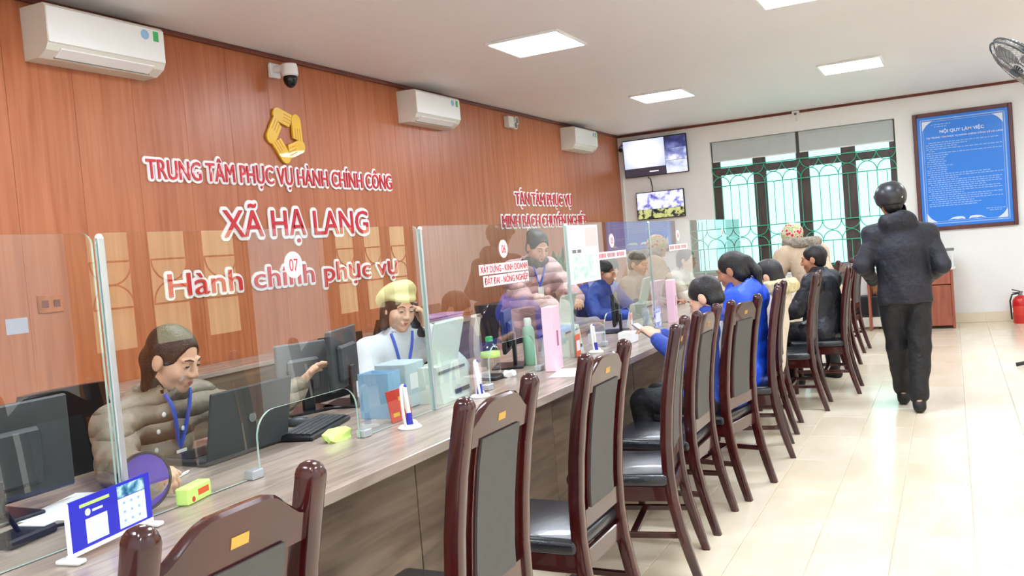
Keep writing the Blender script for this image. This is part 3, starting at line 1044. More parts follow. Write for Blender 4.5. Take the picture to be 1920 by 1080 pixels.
MB().cyl(q @ Vector((0, 0, 0.05)), q @ Vector((0, 0, 0.095)), 0.035, n=18).out('hub_cap', 'dark_plastic', t)
bl = MB()
bl.prism([(0.03, -0.02), (0.10, -0.06), (0.19, -0.055), (0.215, 0.0), (0.19, 0.06), (0.10, 0.05), (0.03, 0.02)], q.to_4x4() @ Matrix.Translation((0, 0, 0.015)) @ Matrix.Rotation(math.radians(18), 4, 'X'), 0.003)
bmz = bl.mesh('blade', 'grey_plastic')
for k in range(3):
    o = link('blade', bmz, t)
    o.rotation_mode = 'QUATERNION'
    o.rotation_quaternion = Matrix.Rotation(2 * PI * k / 3, 3, ax).to_quaternion()
MB().tube([q @ Vector((0, 0, -0.05)), q @ Vector((0, 0, -0.10)), q @ Vector((0, 0, -0.17))], [0.06, 0.07, 0.05], 18).out('motor', 'black_plastic', t, True)
m = MB()
pm0 = q @ Vector((0, 0, -0.16))
m.tube([pm0, pm0 + Vector((0.08, 0.05, 0.10)), pm0 + Vector((0.12, 0.08, 0.24)), (pm0.x + 0.12, pm0.y + 0.08, ZC - 2.355 - 0.001)], 0.018, 10)
m.out('drop_rod', 'black_plastic', t, True)
cb = MB().box(pm0 + Vector((-0.005, 0.02, 0.085)), (0.10, 0.10, 0.13), q.to_3x3(), 0.008).out('control_box', 'black_plastic', t)
MB().box(pm0 + Vector((-0.03, -0.03, 0.075)), (0.03, 0.012, 0.04), q.to_3x3(), 0.002).out('switch_label', 'leaf', cb)

t = thing('fire_extinguisher', 'red fire extinguisher standing on the floor by the back wall', 'extinguisher', (0.715, 12.50, 0), 0)
MB().lathe([(0.085, 0.0), (0.092, 0.01), (0.092, 0.26), (0.085, 0.30), (0.055, 0.335), (0.025, 0.35)], n=28).out('cylinder', 'red', t, True)
MB().lathe([(0.0925, 0.10), (0.0935, 0.102), (0.0935, 0.215), (0.0925, 0.217)], n=28).out('label_band', 'red_card', t, True)
MB().lathe([(0.026, 0.35), (0.026, 0.37), (0.016, 0.38), (0.016, 0.40)], n=14).out('valve', 'steel', t, True)
MB().box((-0.03, 0, 0.405), (0.13, 0.022, 0.012), RY(math.radians(18)), 0.003).out('lever', 'black_plastic', t)
MB().box((-0.035, 0, 0.385), (0.11, 0.02, 0.01), RY(math.radians(-6)), 0.003).out('handle', 'black_plastic', t)
MB().tube([(-0.02, 0, 0.375), (-0.09, 0, 0.36), (-0.115, 0, 0.28), (-0.108, 0, 0.15), (-0.104, 0, 0.05)], 0.010, 8).out('hose', 'black_plastic', t, True)
MB().bb(-0.099, -0.09, -0.025, 0.025, 0.14, 0.19).out('paper_tag', 'paper', t)

t = thing('desk', 'red-brown wooden desk with pale top against the back wall', 'desk', (-0.52, 12.40, 0), 0)
for s in (-1, 1):
    MB().bb(s * 0.47, s * 0.50, -0.28, 0.28, 0.0, 0.74, bev=0.003).out('side_panel', 'desk_brown', t)
MB().bb(-0.47, 0.47, 0.25, 0.27, 0.1, 0.74).out('back_panel', 'desk_brown', t)
MB().bb(-0.535, 0.535, -0.31, 0.31, 0.74, 0.77, bev=0.006, seg=2).out('desk_top', 'cream_plastic', t)
d1 = MB().bb(0.17, 0.468, -0.285, -0.265, 0.04, 0.55, bev=0.003).out('cabinet_door', 'desk_brown', t)
MB().ball((0.21, -0.295, 0.45), 0.012, 8).out('knob', 'steel', d1, True)
d1 = MB().bb(0.17, 0.468, -0.285, -0.265, 0.56, 0.73, bev=0.003).out('drawer', 'desk_brown', t)
MB().ball((0.32, -0.295, 0.645), 0.012, 8).out('knob', 'steel', d1, True)
MB().bb(0.15, 0.17, -0.27, 0.25, 0.04, 0.74).out('divider', 'desk_brown', t)
t = thing('desk_tray', 'small grey and white paper tray standing on the brown desk', 'tray', (-0.14, 12.38, 0.771), 0)
MB().bb(-0.14, 0.14, -0.16, 0.16, 0.0, 0.02, bev=0.004).out('lower_tray', 'white_plastic', t)
for sx in (-1, 1):
    MB().bb(sx * 0.12, sx * 0.13, -0.15, 0.15, 0.02, 0.20).out('side_support', 'white_plastic', t)
MB().bb(-0.15, 0.15, -0.17, 0.17, 0.20, 0.225, bev=0.004).out('upper_tray', 'grey_plastic', t)
t = thing('loudspeaker', 'small black box with beige base on the floor behind the chairs', 'speaker', (-1.03, 12.42, 0), 0)
MB().bb(-0.16, 0.16, -0.15, 0.15, 0.03, 0.16, bev=0.01).out('base', 'cream_plastic', t)
MB().bb(-0.13, 0.13, -0.12, 0.13, 0.16, 0.44, bev=0.008).out('cabinet', 'dark_plastic', t)
MB().bb(-0.11, 0.11, -0.125, -0.118, 0.18, 0.42).out('grille_cloth', 'black_plastic', t)
for sx in (-1, 1):
    for sy in (-1, 1):
        MB().ball((sx * 0.12, sy * 0.11, 0.017), 0.016, 8).out('castor', 'black_plastic', t, True)

# ------------------------------------------------------------------ visitors' chairs: origin on the floor midway between the rear feet, sitter faces -x
PROF = [(0.0, 0.0), (-0.030, 0.10), (-0.062, 0.22), (-0.085, 0.34), (-0.095, 0.45), (-0.094, 0.58), (-0.082, 0.72), (-0.060, 0.87), (-0.034, 0.99), (-0.022, 1.04)]


def px_at(z):
    for (xa, za), (xb, zb) in zip(PROF, PROF[1:]):
        if z <= zb:
            return xa + (xb - xa) * (z - za) / (zb - za)
    return PROF[-1][0]


def sweep_post(m, y, prof, wy, wx):
    rings = []
    N = len(prof)
    sec = rrect(1.0, 1.0, 0.22, 2)
    for i, (x, z) in enumerate(prof):
        k = i / (N - 1)
        hx = wx * (0.72 + 0.28 * math.sin(min(1, k * 2.2) * PI / 2)) if k < 0.6 else wx
        rings.append([(x + u * hx, y + v * wy, z) for u, v in sec])
    x, z = prof[-1]
    for s, dz in ((0.97, 0.008), (0.85, 0.018), (0.6, 0.026), (0.25, 0.030)):
        rings.append([(x + u * wx * s, y + v * wy * s, z + dz) for u, v in sec])
    m.ring_loft(rings)


CH = {}
PYC = 0.187
for s in (-1, 1):
    m = MB()
    sweep_post(m, s * PYC, PROF, 0.044, 0.050)
    CH['rear_post', s] = m.mesh('rear_post', 'chair_wood', True)
    m = MB()
    m.ring_loft([[(-0.50 + u * wx, s * 0.192 + v * wx, z) for u, v in rrect(1, 1, 0.2, 2)] for wx, z in ((0.032, 0.0), (0.040, 0.2), (0.044, 0.39))])
    CH['front_leg', s] = m.mesh('front_leg', 'chair_wood', True)
    CH['side_stretcher', s] = MB().box((-0.285, s * 0.19, 0.19), (0.45, 0.018, 0.026), None, 0.004).mesh('side_stretcher', 'chair_wood')
    CH['side_rail', s] = MB().bb(-0.49, -0.09, s * 0.182, s * 0.204, 0.335, 0.40, bev=0.003).mesh('side_rail', 'chair_wood')
CH['cross_stretcher', 0] = MB().bb(-0.275, -0.245, -0.185, 0.185, 0.178, 0.204, bev=0.004).mesh('cross_stretcher', 'chair_wood')
CH['front_rail', 0] = MB().bb(-0.515, -0.493, -0.18, 0.18, 0.335, 0.40, bev=0.003).mesh('front_rail', 'chair_wood')
CH['rear_rail', 0] = MB().bb(-0.105, -0.083, -0.168, 0.168, 0.335, 0.40, bev=0.003).mesh('rear_rail', 'chair_wood')
m = MB()
m.box((-0.312, 0, 0.425), (0.435, 0.435, 0.055), None, 0.022, 3)
CH['seat', 0] = m.mesh('seat', 'leather', True)


def curved_slab(y0, y1, z0, z1, th, dx=0.0, n=6, round_=0.0):
    m = MB()
    rings = []
    for i in range(n + 1):
        z = z0 + (z1 - z0) * i / n
        x = px_at(z) + dx
        rings.append([(x - th / 2, y0, z), (x + th / 2, y0, z), (x + th / 2, y1, z), (x - th / 2, y1, z)])
    m.ring_loft(rings)
    return m


CH['back_panel', 0] = curved_slab(-0.108, 0.108, 0.535, 0.945, 0.040).mesh('back_panel', 'chair_grey')
for s in (-1, 1):
    CH['stile', s] = curved_slab(*(sorted((s * 0.108, s * 0.124))), 0.52, 0.95, 0.026).mesh('stile', 'chair_wood')
CH['lower_rail', 0] = curved_slab(-0.168, 0.168, 0.475, 0.535, 0.026, n=2).mesh('lower_rail', 'chair_wood')
# arched top rail
m = MB()
NR = 16
rings = []
for i in range(NR + 1):
    u = -1 + 2 * i / NR
    yy = u * 0.168
    q_ = max(0.0, min(1.0, (1 - abs(u)) / 0.62))
    top = 0.985 + 0.052 * (q_ * q_ * (3 - 2 * q_)) + 0.006 * (1 - u * u)
    r = []
    for z, d in ((0.93, 0.014), (0.93, -0.014), (top - 0.006, -0.014), (top, -0.007), (top, 0.007), (top - 0.006, 0.014)):
        r.append((px_at(z) + d, yy, z))
    rings.append(r)
m.ring_loft(rings)
CH['top_rail', 0] = m.mesh('top_rail', 'chair_wood', True)
CH['name_plate', 0] = MB().box((px_at(0.985) + 0.0150, 0, 0.985), (0.002, 0.040, 0.020), RY(math.radians(12))).mesh('name_plate', 'gold')

CHAIRS = [(-1.045, 1.035, 0, 'dark red wooden chair nearest the camera, cut off by the bottom edge'),
          (-1.075, 2.026, 0, 'second dark red chair from the camera, tall grey back panel'),
          (-1.060, 2.789, 0, 'third dark red chair from the camera, empty black seat'),
          (-1.038, 3.637, 10, 'fourth dark red chair, seen almost edge-on beside the third'),
          (-1.066, 4.207, 0, 'dark red chair just in front of the boy'),
          (-1.000, 4.760, -10, 'dark red chair the boy in blue and white sits on'),
          (-0.985, 5.690, 10, 'dark red chair behind the woman in the bright blue coat'),
          (-1.038, 6.335, 4, 'dark red chair of the person with the cream fur hood'),
          (-0.931, 7.137, 3, 'empty dark red chair beside the man in the black jacket'),
          (-0.762, 7.860, 2, 'dark red chair the man in the black jacket sits on'),
          (-0.93, 9.10, -14, 'dark red chair behind the walking man, next to the beige coat'),
          (-0.902, 10.26, -4, 'farthest dark red chair in the row, near the window')]
for x, y, a, lab in CHAIRS:
    t = thing('dining_chair', lab, 'chair', (x, y, 0), math.radians(a), 'dark red chairs along the counter')
    for (nm, s), me in CH.items():
        link(nm, me, t)


# ------------------------------------------------------------------ signed-distance modelling for people
class SDF:
    def __init__(self):
        self.ops = []

    def cap(self, a, b, r1, r2=None, k=0.02, flat=None, quilt=None, op='u'):
        self.ops.append(('cap', np.array(a, float), np.array(b, float), r1, r1 if r2 is None else r2, k, flat, quilt, op))
        return self

    def ell(self, c, r, rot=None, k=0.02, op='u'):
        self.ops.append(('ell', np.array(c, float), np.array(r if hasattr(r, '__len__') else (r, r, r), float), rot, k, op))
        return self

    def mesh(self, name, mat, res=0.012, fine=(), fres=0.005, wr=0.0, wf=18.0):
        lo, hi = np.full(3, 1e9), np.full(3, -1e9)
        for o in self.ops:
            if o[-1] != 'u':
                continue
            if o[0] == 'cap':
                r = max(o[3], o[4]) + o[5] * 0.5 + (o[7][0] if o[7] else 0)
                lo = np.minimum(lo, np.minimum(o[1], o[2]) - r)
                hi = np.maximum(hi, np.maximum(o[1], o[2]) + r)
            else:
                r = o[2].max() + o[4] * 0.5
                lo = np.minimum(lo, o[1] - r)
                hi = np.maximum(hi, o[1] + r)
        lo -= 0.03
        hi += 0.03
        axes = []
        for d in range(3):
            v, out = lo[d], []
            while v < hi[d]:
                out.append(v)
                f = any(fl[d] - res < v < fh[d] for fl, fh in fine)
                v += fres if f else res
            out.append(hi[d] + res)
            axes.append(np.array(out))
        X, Y, Z = axes
        D = np.full((len(X), len(Y), len(Z)), 0.5, np.float32)
        for o in self.ops:
            if o[0] == 'cap':
                _, a, b, r1, r2, k, flat, quilt, op = o
                r = max(r1, r2) + k * 2 + 0.03 + (quilt[0] if quilt else 0)
                l, h = np.minimum(a, b) - r, np.maximum(a, b) + r
            else:
                _, c, rr, rot, k, op = o
                r = rr.max() + k * 2 + 0.03
                l, h = c - r, c + r
            s = [slice(max(0, np.searchsorted(ax, l[d]) - 1), np.searchsorted(ax, h[d]) + 1) for d, ax in enumerate(axes)]
            x, y, z = X[s[0]][:, None, None], Y[s[1]][None, :, None], Z[s[2]][None, None, :]
            if x.size == 0 or y.size == 0 or z.size == 0:
                continue
            if o[0] == 'cap':
                px, py, pz = x - a[0], y - a[1], z - a[2]
                ba = b - a
                if flat is not None:
                    n, f = np.array(flat[0], float), flat[1]
                    n = n / np.linalg.norm(n)
                    dn = (px * n[0] + py * n[1] + pz * n[2]) * (f - 1)
                    px, py, pz = px + n[0] * dn, py + n[1] * dn, pz + n[2] * dn
                    ba = ba + n * (ba @ n) * (f - 1)
                L2 = max(ba @ ba, 1e-9)
                t = np.clip((px * ba[0] + py * ba[1] + pz * ba[2]) / L2, 0, 1)
                d = np.sqrt((px - t * ba[0]) ** 2 + (py - t * ba[1]) ** 2 + (pz - t * ba[2]) ** 2) - (r1 + (r2 - r1) * t)
                if quilt:
                    d = d - quilt[0] * np.abs(np.sin(PI * t * math.sqrt(L2) / quilt[1] + quilt[2]))
                if flat is not None:
                    d = d / max(1.0, flat[1] * 0.8)
            else:
                px, py, pz = x - c[0], y - c[1], z - c[2]
                if rot is not None:
                    R = np.array(rot)
                    px, py, pz = (R[0, 0] * px + R[1, 0] * py + R[2, 0] * pz, R[0, 1] * px + R[1, 1] * py + R[2, 1] * pz, R[0, 2] * px + R[1, 2] * py + R[2, 2] * pz)
                k0 = np.sqrt((px / rr[0]) ** 2 + (py / rr[1]) ** 2 + (pz / rr[2]) ** 2)
                k1 = np.sqrt((px / rr[0] ** 2) ** 2 + (py / rr[1] ** 2) ** 2 + (pz / rr[2] ** 2) ** 2)
                d = k0 * (k0 - 1) / np.maximum(k1, 1e-6)
            d = d.astype(np.float32)
            B = D[s[0], s[1], s[2]]
            if op == 'u':
                h_ = np.maximum(k - np.abs(B - d), 0) / max(k, 1e-6)
                D[s[0], s[1], s[2]] = np.minimum(B, d) - h_ * h_ * k * 0.25
            else:
                d = -d
                h_ = np.maximum(k - np.abs(B - d), 0) / max(k, 1e-6)
                D[s[0], s[1], s[2]] = np.maximum(B, d) + h_ * h_ * k * 0.25
        if wr > 0:
            x, y, z = X[:, None, None], Y[None, :, None], Z[None, None, :]
            D += (wr * (np.sin(wf * z + 9 * x + 3 * np.sin(11 * y)) * np.sin(wf * 0.7 * y - 8 * z + 2 * np.sin(13 * x)) + 0.6 * np.sin(wf * 1.9 * x + wf * z))).astype(np.float32)
        return nets(name, mat, X, Y, Z, D)


def nets(name, mat, X, Y, Z, D):
    I = D < 0
    c8 = [I[a:I.shape[0] - 1 + a, b:I.shape[1] - 1 + b, c:I.shape[2] - 1 + c] for a in (0, 1) for b in (0, 1) for c in (0, 1)]
    anyi, alli = c8[0].copy(), c8[0].copy()
    for q in c8[1:]:
        anyi |= q
        alli &= q
    mask = anyi & ~alli
    idx = np.argwhere(mask)
    vid = np.full(mask.shape, -1, np.int64)
    vid[mask] = np.arange(len(idx))
    offs = np.array([(a, b, c) for a in (0, 1) for b in (0, 1) for c in (0, 1)])
    vals = np.stack([D[idx[:, 0] + o[0], idx[:, 1] + o[1], idx[:, 2] + o[2]] for o in offs], 1)
    pos = np.stack([np.stack([X[idx[:, 0] + o[0]], Y[idx[:, 1] + o[1]], Z[idx[:, 2] + o[2]]], 1) for o in offs], 1)
    acc, cnt = np.zeros((len(idx), 3)), np.zeros(len(idx))
    for i in range(8):
        for j in range(i + 1, 8):
            if np.abs(offs[i] - offs[j]).sum() != 1:
                continue
            a, b = vals[:, i], vals[:, j]
            sg = (a < 0) != (b < 0)
            t = np.where(sg, a / np.where(sg, a - b, 1), 0)
            acc += np.where(sg[:, None], pos[:, i] + (pos[:, j] - pos[:, i]) * t[:, None], 0)
            cnt += sg
    V = acc / np.maximum(cnt, 1)[:, None]
    F = []
    for ax in range(3):
        sl0 = [slice(1, -1)] * 3
        sl1 = [slice(1, -1)] * 3
        sl0[ax] = slice(0, -1)
        sl1[ax] = slice(1, None)
        A, B = I[tuple(sl0)], I[tuple(sl1)]
        e = np.argwhere(A != B)
        if len(e) == 0:
            continue
        ins = A[tuple(e.T)]
        base = e.copy()
        o1, o2 = (ax + 1) % 3, (ax + 2) % 3
        base[:, o1] += 1
        base[:, o2] += 1
        q = []
        for d1, d2 in ((-1, -1), (0, -1), (0, 0), (-1, 0)):
            p = base.copy()
            p[:, o1] += d1
            p[:, o2] += d2
            q.append(vid[tuple(p.T)])
        q = np.stack(q, 1)
        q[~ins] = q[~ins][:, ::-1]
        F.append(q)
    F = np.concatenate(F)
    me = bpy.data.meshes.new(name)
    me.vertices.add(len(V))
    me.vertices.foreach_set('co', V.astype(np.float32).ravel())
    me.loops.add(F.size)
    me.loops.foreach_set('vertex_index', F.astype(np.int32).ravel())
    me.polygons.add(len(F))
    me.polygons.foreach_set('loop_start', np.arange(0, F.size, 4, dtype=np.int32))
    me.polygons.foreach_set('use_smooth', np.ones(len(F), bool))
    me.update(calc_edges=True)
    me.validate()
    me.materials.append(K[mat] if isinstance(mat, str) else mat)
    return me


def V3(*a):
    return np.array(a, float)


def unit(v):
    v = np.array(v, float)
    return v / np.linalg.norm(v)


SIT = dict(pelvis=(0, 0, .55), chest=(0, .02, .87), neck=(0, .03, 1.045), head=(0, .055, 1.20),
           shL=(-.165, .02, .995), shR=(.165, .02, .995), elL=(-.23, .12, .76), elR=(.23, .12, .76), wrL=(-.14, .36, .79), wrR=(.14, .36, .79),
           hipL=(-.09, .03, .52), hipR=(.09, .03, .52), knL=(-.12, .43, .50), knR=(.12, .43, .50), anL=(-.12, .40, .09), anR=(.12, .40, .09))
STAND = dict(pelvis=(0, 0, .92), chest=(0, .0, 1.22), neck=(0, -.005, 1.40), head=(0, .02, 1.55),
             shL=(-.17, 0, 1.345), shR=(.17, 0, 1.345), elL=(-.23, -.03, 1.08), elR=(.23, -.03, 1.08), wrL=(-.22, .08, .85), wrR=(.22, .08, .85),
             hipL=(-.09, 0, .88), hipR=(.09, 0, .88), knL=(-.10, .02, .48), knR=(.10, .02, .48), anL=(-.10, -.02, .09), anR=(.10, -.02, .09))


def head_frame(c, yaw, pitch, roll):
    R = (Matrix.Rotation(math.radians(yaw), 3, 'Z') @ Matrix.Rotation(math.radians(-pitch), 3, 'X') @ Matrix.Rotation(math.radians(roll), 3, 'Y'))
    R = np.array(R)

    def P(x, y, z):
        return np.array(c) + R @ np.array((x, y, z), float)
    return R, P


def add_hand(S, w, d, n, side, curl=25, spread=1.0, k=0.008):
    """palm and five fingers; d along the fingers, n out of the back of the hand, side towards the thumb"""
    d = unit(d)
    n = unit(np.array(n) - d * (np.array(n) @ d))
    t = np.cross(d, n) * (1 if side > 0 else -1)
    w = np.array(w, float)
    S.cap(w - d * .02, w + d * .015, .026, .026, 0.015, (n, 1.2))
    S.cap(w + d * .03 + t * .012, w + d * .078 + t * .014, .026, .027, 0.012, (n, 1.9))
    S.cap(w + d * .03 - t * .012, w + d * .074 - t * .016, .024, .025, 0.012, (n, 1.9))
    for o, L in ((.030, .070), (.010, .079), (-.010, .074), (-.029, .058)):
        p = w + d * (.088 - abs(o) * .25) + t * o * spread
        ang = math.radians(curl * 0.6)
        r = .0088
        for sgm, fr in enumerate((.42, .32, .26)):
            v = d * math.cos(ang) - n * math.sin(ang)
            q = p + v * L * fr
            S.cap(p, q, r, r * .9, k)
            p, r = q, r * .9
            ang += math.radians(curl)
    p = w + d * .028 + t * .030
    v = unit(t * .75 + d * .65 - n * .25)
    S.cap(p - v * .01, p + v * .034, .0115, .010, 0.012)
    v2 = unit(t * .30 + d * .90 - n * .35)
    S.cap(p + v * .034, p + v * .034 + v2 * .032, .0095, .008, k)


def person(name, label, head, face, pose='sit', J=None, look=(0, 0, 0), coat='dark_coat', puff=1.0, quilt=None, hem=None, sleeve=True,
           legs='trouser', shoes='sole', hair=('short', 'hair'), hands=None, skin='skin_a', res=0.014, fres=0.005, collar=0.05, hood=None, features=True,
           wr=0.0045, armp=1.0, armq=1.0, legr=1.0, scale=1.0, child=1.0, hemr=1.0):
    base = dict(SIT if pose == 'sit' else STAND)
    # stretch the upper body so that the head reaches its height
    z0 = base['pelvis'][2]
    hz = (J or {}).get('head', base['head'])[2] if J and 'head' in J else base['head'][2]
    if not (J and 'head' in J):
        f = (head[2] - z0) / (hz - z0)
        for kx in ('chest', 'neck', 'head', 'shL', 'shR', 'elL', 'elR', 'wrL', 'wrR'):
            p = base[kx]
            base[kx] = (p[0], p[1], z0 + (p[2] - z0) * f)
    if J:
        base.update(J)
    if child != 1.0:
        for kx in base:
            base[kx] = (base[kx][0] * child, base[kx][1], base[kx][2])
    j = {a: np.array(b, float) for a, b in base.items()}
    rz = math.atan2(-face[0], face[1])
    ca, sa = math.cos(rz), math.sin(rz)
    hl = j['head']
    ox, oy = head[0] - (ca * hl[0] - sa * hl[1]), head[1] - (sa * hl[0] + ca * hl[1])
    R, P = head_frame(hl, *look)
    hs = 1.0 if child == 1.0 else 0.95
    fw = R @ V3(0, 1, 0)

    # ---- body
    S = SDF()
    S.cap(j['pelvis'], j['chest'], .11, .115, .03, ((0, 1, 0), 1.3))
    S.cap(j['chest'], (j['shL'] + j['shR']) / 2, .11, .075, .04, ((0, 1, 0), 1.3))
    S.cap(j['shL'], j['shR'], .052, .052, .04)
    S.cap((j['shL'] + j['shR']) / 2, j['neck'], .07, .052, .04)
    S.cap(j['neck'], P(0, -.022, -.055), .050, .050, .03)
    for s in 'LR':
        S.cap(j['sh' + s], j['el' + s], .050, .040, .03)
        S.cap(j['el' + s], j['wr' + s], .040, .026, .02)
        S.cap(j['hip' + s], j['kn' + s], .078, .055, .04)
        S.cap(j['kn' + s], j['an' + s], .055, .036, .03)
        S.cap(j['an' + s] + V3(0, -.02, -.045), j['an' + s] + V3(0, .12, -.062), .030, .025, .02)
    hands = hands or {}
    fine = [(hl - .15, hl + .15)]
    for s in 'LR':
        hd = hands.get(s)
        fa = unit(j['wr' + s] - j['el' + s])
        if hd is None:
            hd = dict(d=fa, n=(0, 0, 1), curl=30)
        add_hand(S, j['wr' + s] + fa * .015, hd['d'], hd['n'], (-1 if s == 'R' else 1) * hd.get('flip', 1), hd.get('curl', 25))
        if fres < 0.0062:
            c = j['wr' + s] + unit(hd['d']) * .07
            fine.append((c - .13, c + .13))
    # head
    S.ell(P(0, -.012, .028), (.073 * hs, .092 * hs, .086 * hs), R, .02)
    S.ell(P(0, .022, -.042), (.057, .064, .074), R, .03)
    S.ell(P(0, .062, -.094), (.022, .020, .018), R, .03)
    for sx in (-1, 1):
        S.ell(P(sx * .036, .056, -.030), (.024, .024, .024), R, .03)
        S.ell(P(sx * .031, .098, .006), (.016, .014, .011), R, .012, 's')
        S.ell(P(sx * .030, .077, .004), (.014, .012, .012), R, .004)
        S.cap(P(sx * .014, .087, .024), P(sx * .046, .074, .024), .007, .006, .014)
        S.ell(P(sx * .077, -.008, -.008), (.011, .022, .033), R, .008)
        S.ell(P(sx * .011, .097, -.032), (.008, .009, .007), R, .010)
    S.cap(P(0, .088, .014), P(0, .106, -.026), .008, .0115, .014)
    S.cap(P(-.018, .083, -.0585), P(.018, .083, -.0585), .0075, .0075, .010)
    S.cap(P(-.014, .082, -.069), P(.014, .082, -.069), .0075, .0075, .010)
    body = link(name, S.mesh('body', skin, res, fine, fres))
    body.location = (ox, oy, 0)
    body.rotation_euler = (0, 0, rz)
    body['label'] = label
    body['category'] = 'person'

    if features:
        m = MB()
        R3 = Matrix(R.tolist())
        for sx in (-1, 1):
            m.ball(P(sx * .030, .0868, .003), (.011, .004, .0034), 10, R3)
        m.out('eyes', 'eye', body, True)
        m = MB()
        for sx in (-1, 1):
            m.tube([P(sx * .014, .0955, .026), P(sx * .030, .0905, .031), P(sx * .046, .080, .026)], [.0028, .0032, .002], 6)
        m.out('eyebrows', 'hair', body, True)
        m = MB()
        m.tube([P(-.021, .084, -.063), P(-.008, .0895, -.0615), P(.008, .0895, -.0615), P(.021, .084, -.063)], [.002, .0042, .0042, .002], 8)
        m.tube([P(-.018, .083, -.066), P(0, .0893, -.069), P(.018, .083, -.066)], [.002, .005, .002], 8)
        m.out('lips', 'lip', body, True)

    # ---- coat
    C = SDF()
    sit = pose == 'sit'
    up = unit(j['neck'] - j['pelvis'])
    hemp = j['pelvis'] + up * (-.05 if sit else (-.10 if hem is None else hem))
    p_ = puff
    q = quilt
    C.cap(hemp, j['chest'], .150 * p_ * hemr, .158 * p_, .04, ((0, 1, 0), 1.28), q)
    C.cap(j['chest'], (j['shL'] + j['shR']) / 2, .158 * p_, .105 * p_, .05, ((0, 1, 0), 1.28), q)
    C.cap(j['shL'], j['shR'], .076 * p_, .076 * p_, .05)
    C.cap((j['shL'] + j['shR']) / 2, j['neck'], .095 * p_, .072, .05)
    for s in 'LR':
        qa = (q[0] * armq, q[1], q[2]) if q else None
        C.cap((j['shL'] + j['shR']) / 2 + up * .03, j['sh' + s], .075, .068 * p_, .04)
        C.cap(j['sh' + s], j['el' + s], .074 * p_ * armp, .064 * p_ * armp, .03, None, qa)
        wv = j['wr' + s] - j['el' + s]
        C.cap(j['el' + s], j['el' + s] + wv * .97, .064 * p_ * armp, .046 * p_ * armp, .02, None, qa)
    if sit:
        for s in 'LR':
            C.cap(j['hip' + s], j['hip' + s] + (j['kn' + s] - j['hip' + s]) * .25, .105 * p_, .098 * p_, .04)
    if collar:
        C.cap(j['neck'] - up * .01, j['neck'] + up * collar, .078, .072, .02)
        C.cap(j['neck'] + up * .01, j['neck'] + up * (collar + .10), .056, .062, .008, None, None, 's')
    if hood:
        hb = j['neck'] + V3(0, -.070, -.005)
        C.ell(hb, (.120 * hood, .065 * hood, .075 * hood), None, .03)
        C.ell(hb + V3(0, .025, .065), (.090 * hood, .045 * hood, .045), None, .015, 's')
    if not sit:
        C.ell(hemp - up * .62 + V3(0, 0, 0), (.9, .9, .60), None, .012, 's')
    cm = C.mesh('coat', coat, max(res * .85, .009), (), fres, wr)
    co = link('coat', cm, body)

    # ---- trousers and shoes
    T = SDF()
    T.cap(j['pelvis'], (j['hipL'] + j['hipR']) / 2, .125, .12, .03, ((0, 1, 0), 1.15))
    for s in 'LR':
        T.cap(j['hip' + s], j['kn' + s], .098 * (1 + (legr - 1) * .4), .074 * legr, .03)
        T.cap(j['kn' + s], j['an' + s] + V3(0, 0, .02), .074 * legr, .062 * legr, .02)
    link('trousers', T.mesh('trousers', legs, max(res, .012), (), .01, .004, 24), body)
    for s in 'LR':
        a = j['an' + s]
        H = SDF()
        H.cap(a + V3(0, -.045, -.055), a + V3(0, .13, -.058), .046, .038, .02)
        H.cap(a + V3(0, -.01, -.02), a + V3(0, .03, -.03), .046, .04, .02)
        H.ell((a[0], a[1] + .05, a[2] - .149), (.2, .2, .06), None, .004, 's')
        link('shoe', H.mesh('shoe', shoes, .011), body)

    # ---- hair
    st, hm = hair
    if st != 'none':
        H = SDF()
        g = 1.0
        H.ell(P(0, -.018, .034), (.083 * hs, .102 * hs, .092 * hs), R, .01)
        H.ell(P(0, -.040 if st == 'short' else -.05, -.028 if st == 'short' else -.035), (.068, .060, .058) if st == 'short' else (.070, .062, .070), R, .02)
        cut = {'short': ((0, .125, -.045), (.085, .120, .105)), 'tied': ((0, .118, -.035), (.076, .105, .118)), 'bob': ((0, .115, -.04), (.062, .095, .112)), 'long': ((0, .12, -.055), (.066, .105, .105))}[st if st in ('short', 'tied', 'bob', 'long') else 'tied']
        if st in ('bob', 'long'):
            low = -.115 if st == 'bob' else -.24
            for sx in (-1, 1):
                H.cap(P(sx * .066, -.02, 0), P(sx * .072, -.02, low * .8), .032, .028, .02)
            H.cap(P(0, -.07, 0), P(0, -.075, low), .066, .06, .03)
        H.ell(P(*cut[0]), cut[1], R, .008, 's')
        if st == 'short':
            H.ell(P(0, -.05, -.150), (.13, .13, .075), R, .012, 's')
            for sx in (-1, 1):
                H.ell(P(sx * .085, .0, -.03), (.02, .032, .05), R, .01, 's')
        if st == 'bun':
            H.ell(P(0, -.115, .045), (.045, .042, .045), R, .012)
        if st == 'tuck':
            H.cap(P(0, -.062, -.03), P(0, -.068, -.135), .056, .040, .03)
            H.ell(P(0, -.105, -.03), (.042, .034, .045), R, .02)
        if st == 'pony':
            H.cap(P(0, -.115, .03), P(0, -.15, -.06), .035, .03, .02)
            H.cap(P(0, -.15, -.06), P(0, -.13, -.16), .03, .018, .02)
        link('hair', H.mesh('hair', hm, .009, (), .006, .0012, 60), body)
    return body, j, P, R, cm


def bvh(me):
    return BVHTree.FromPolygons([v.co for v in me.vertices], [p.vertices for p in me.polygons])


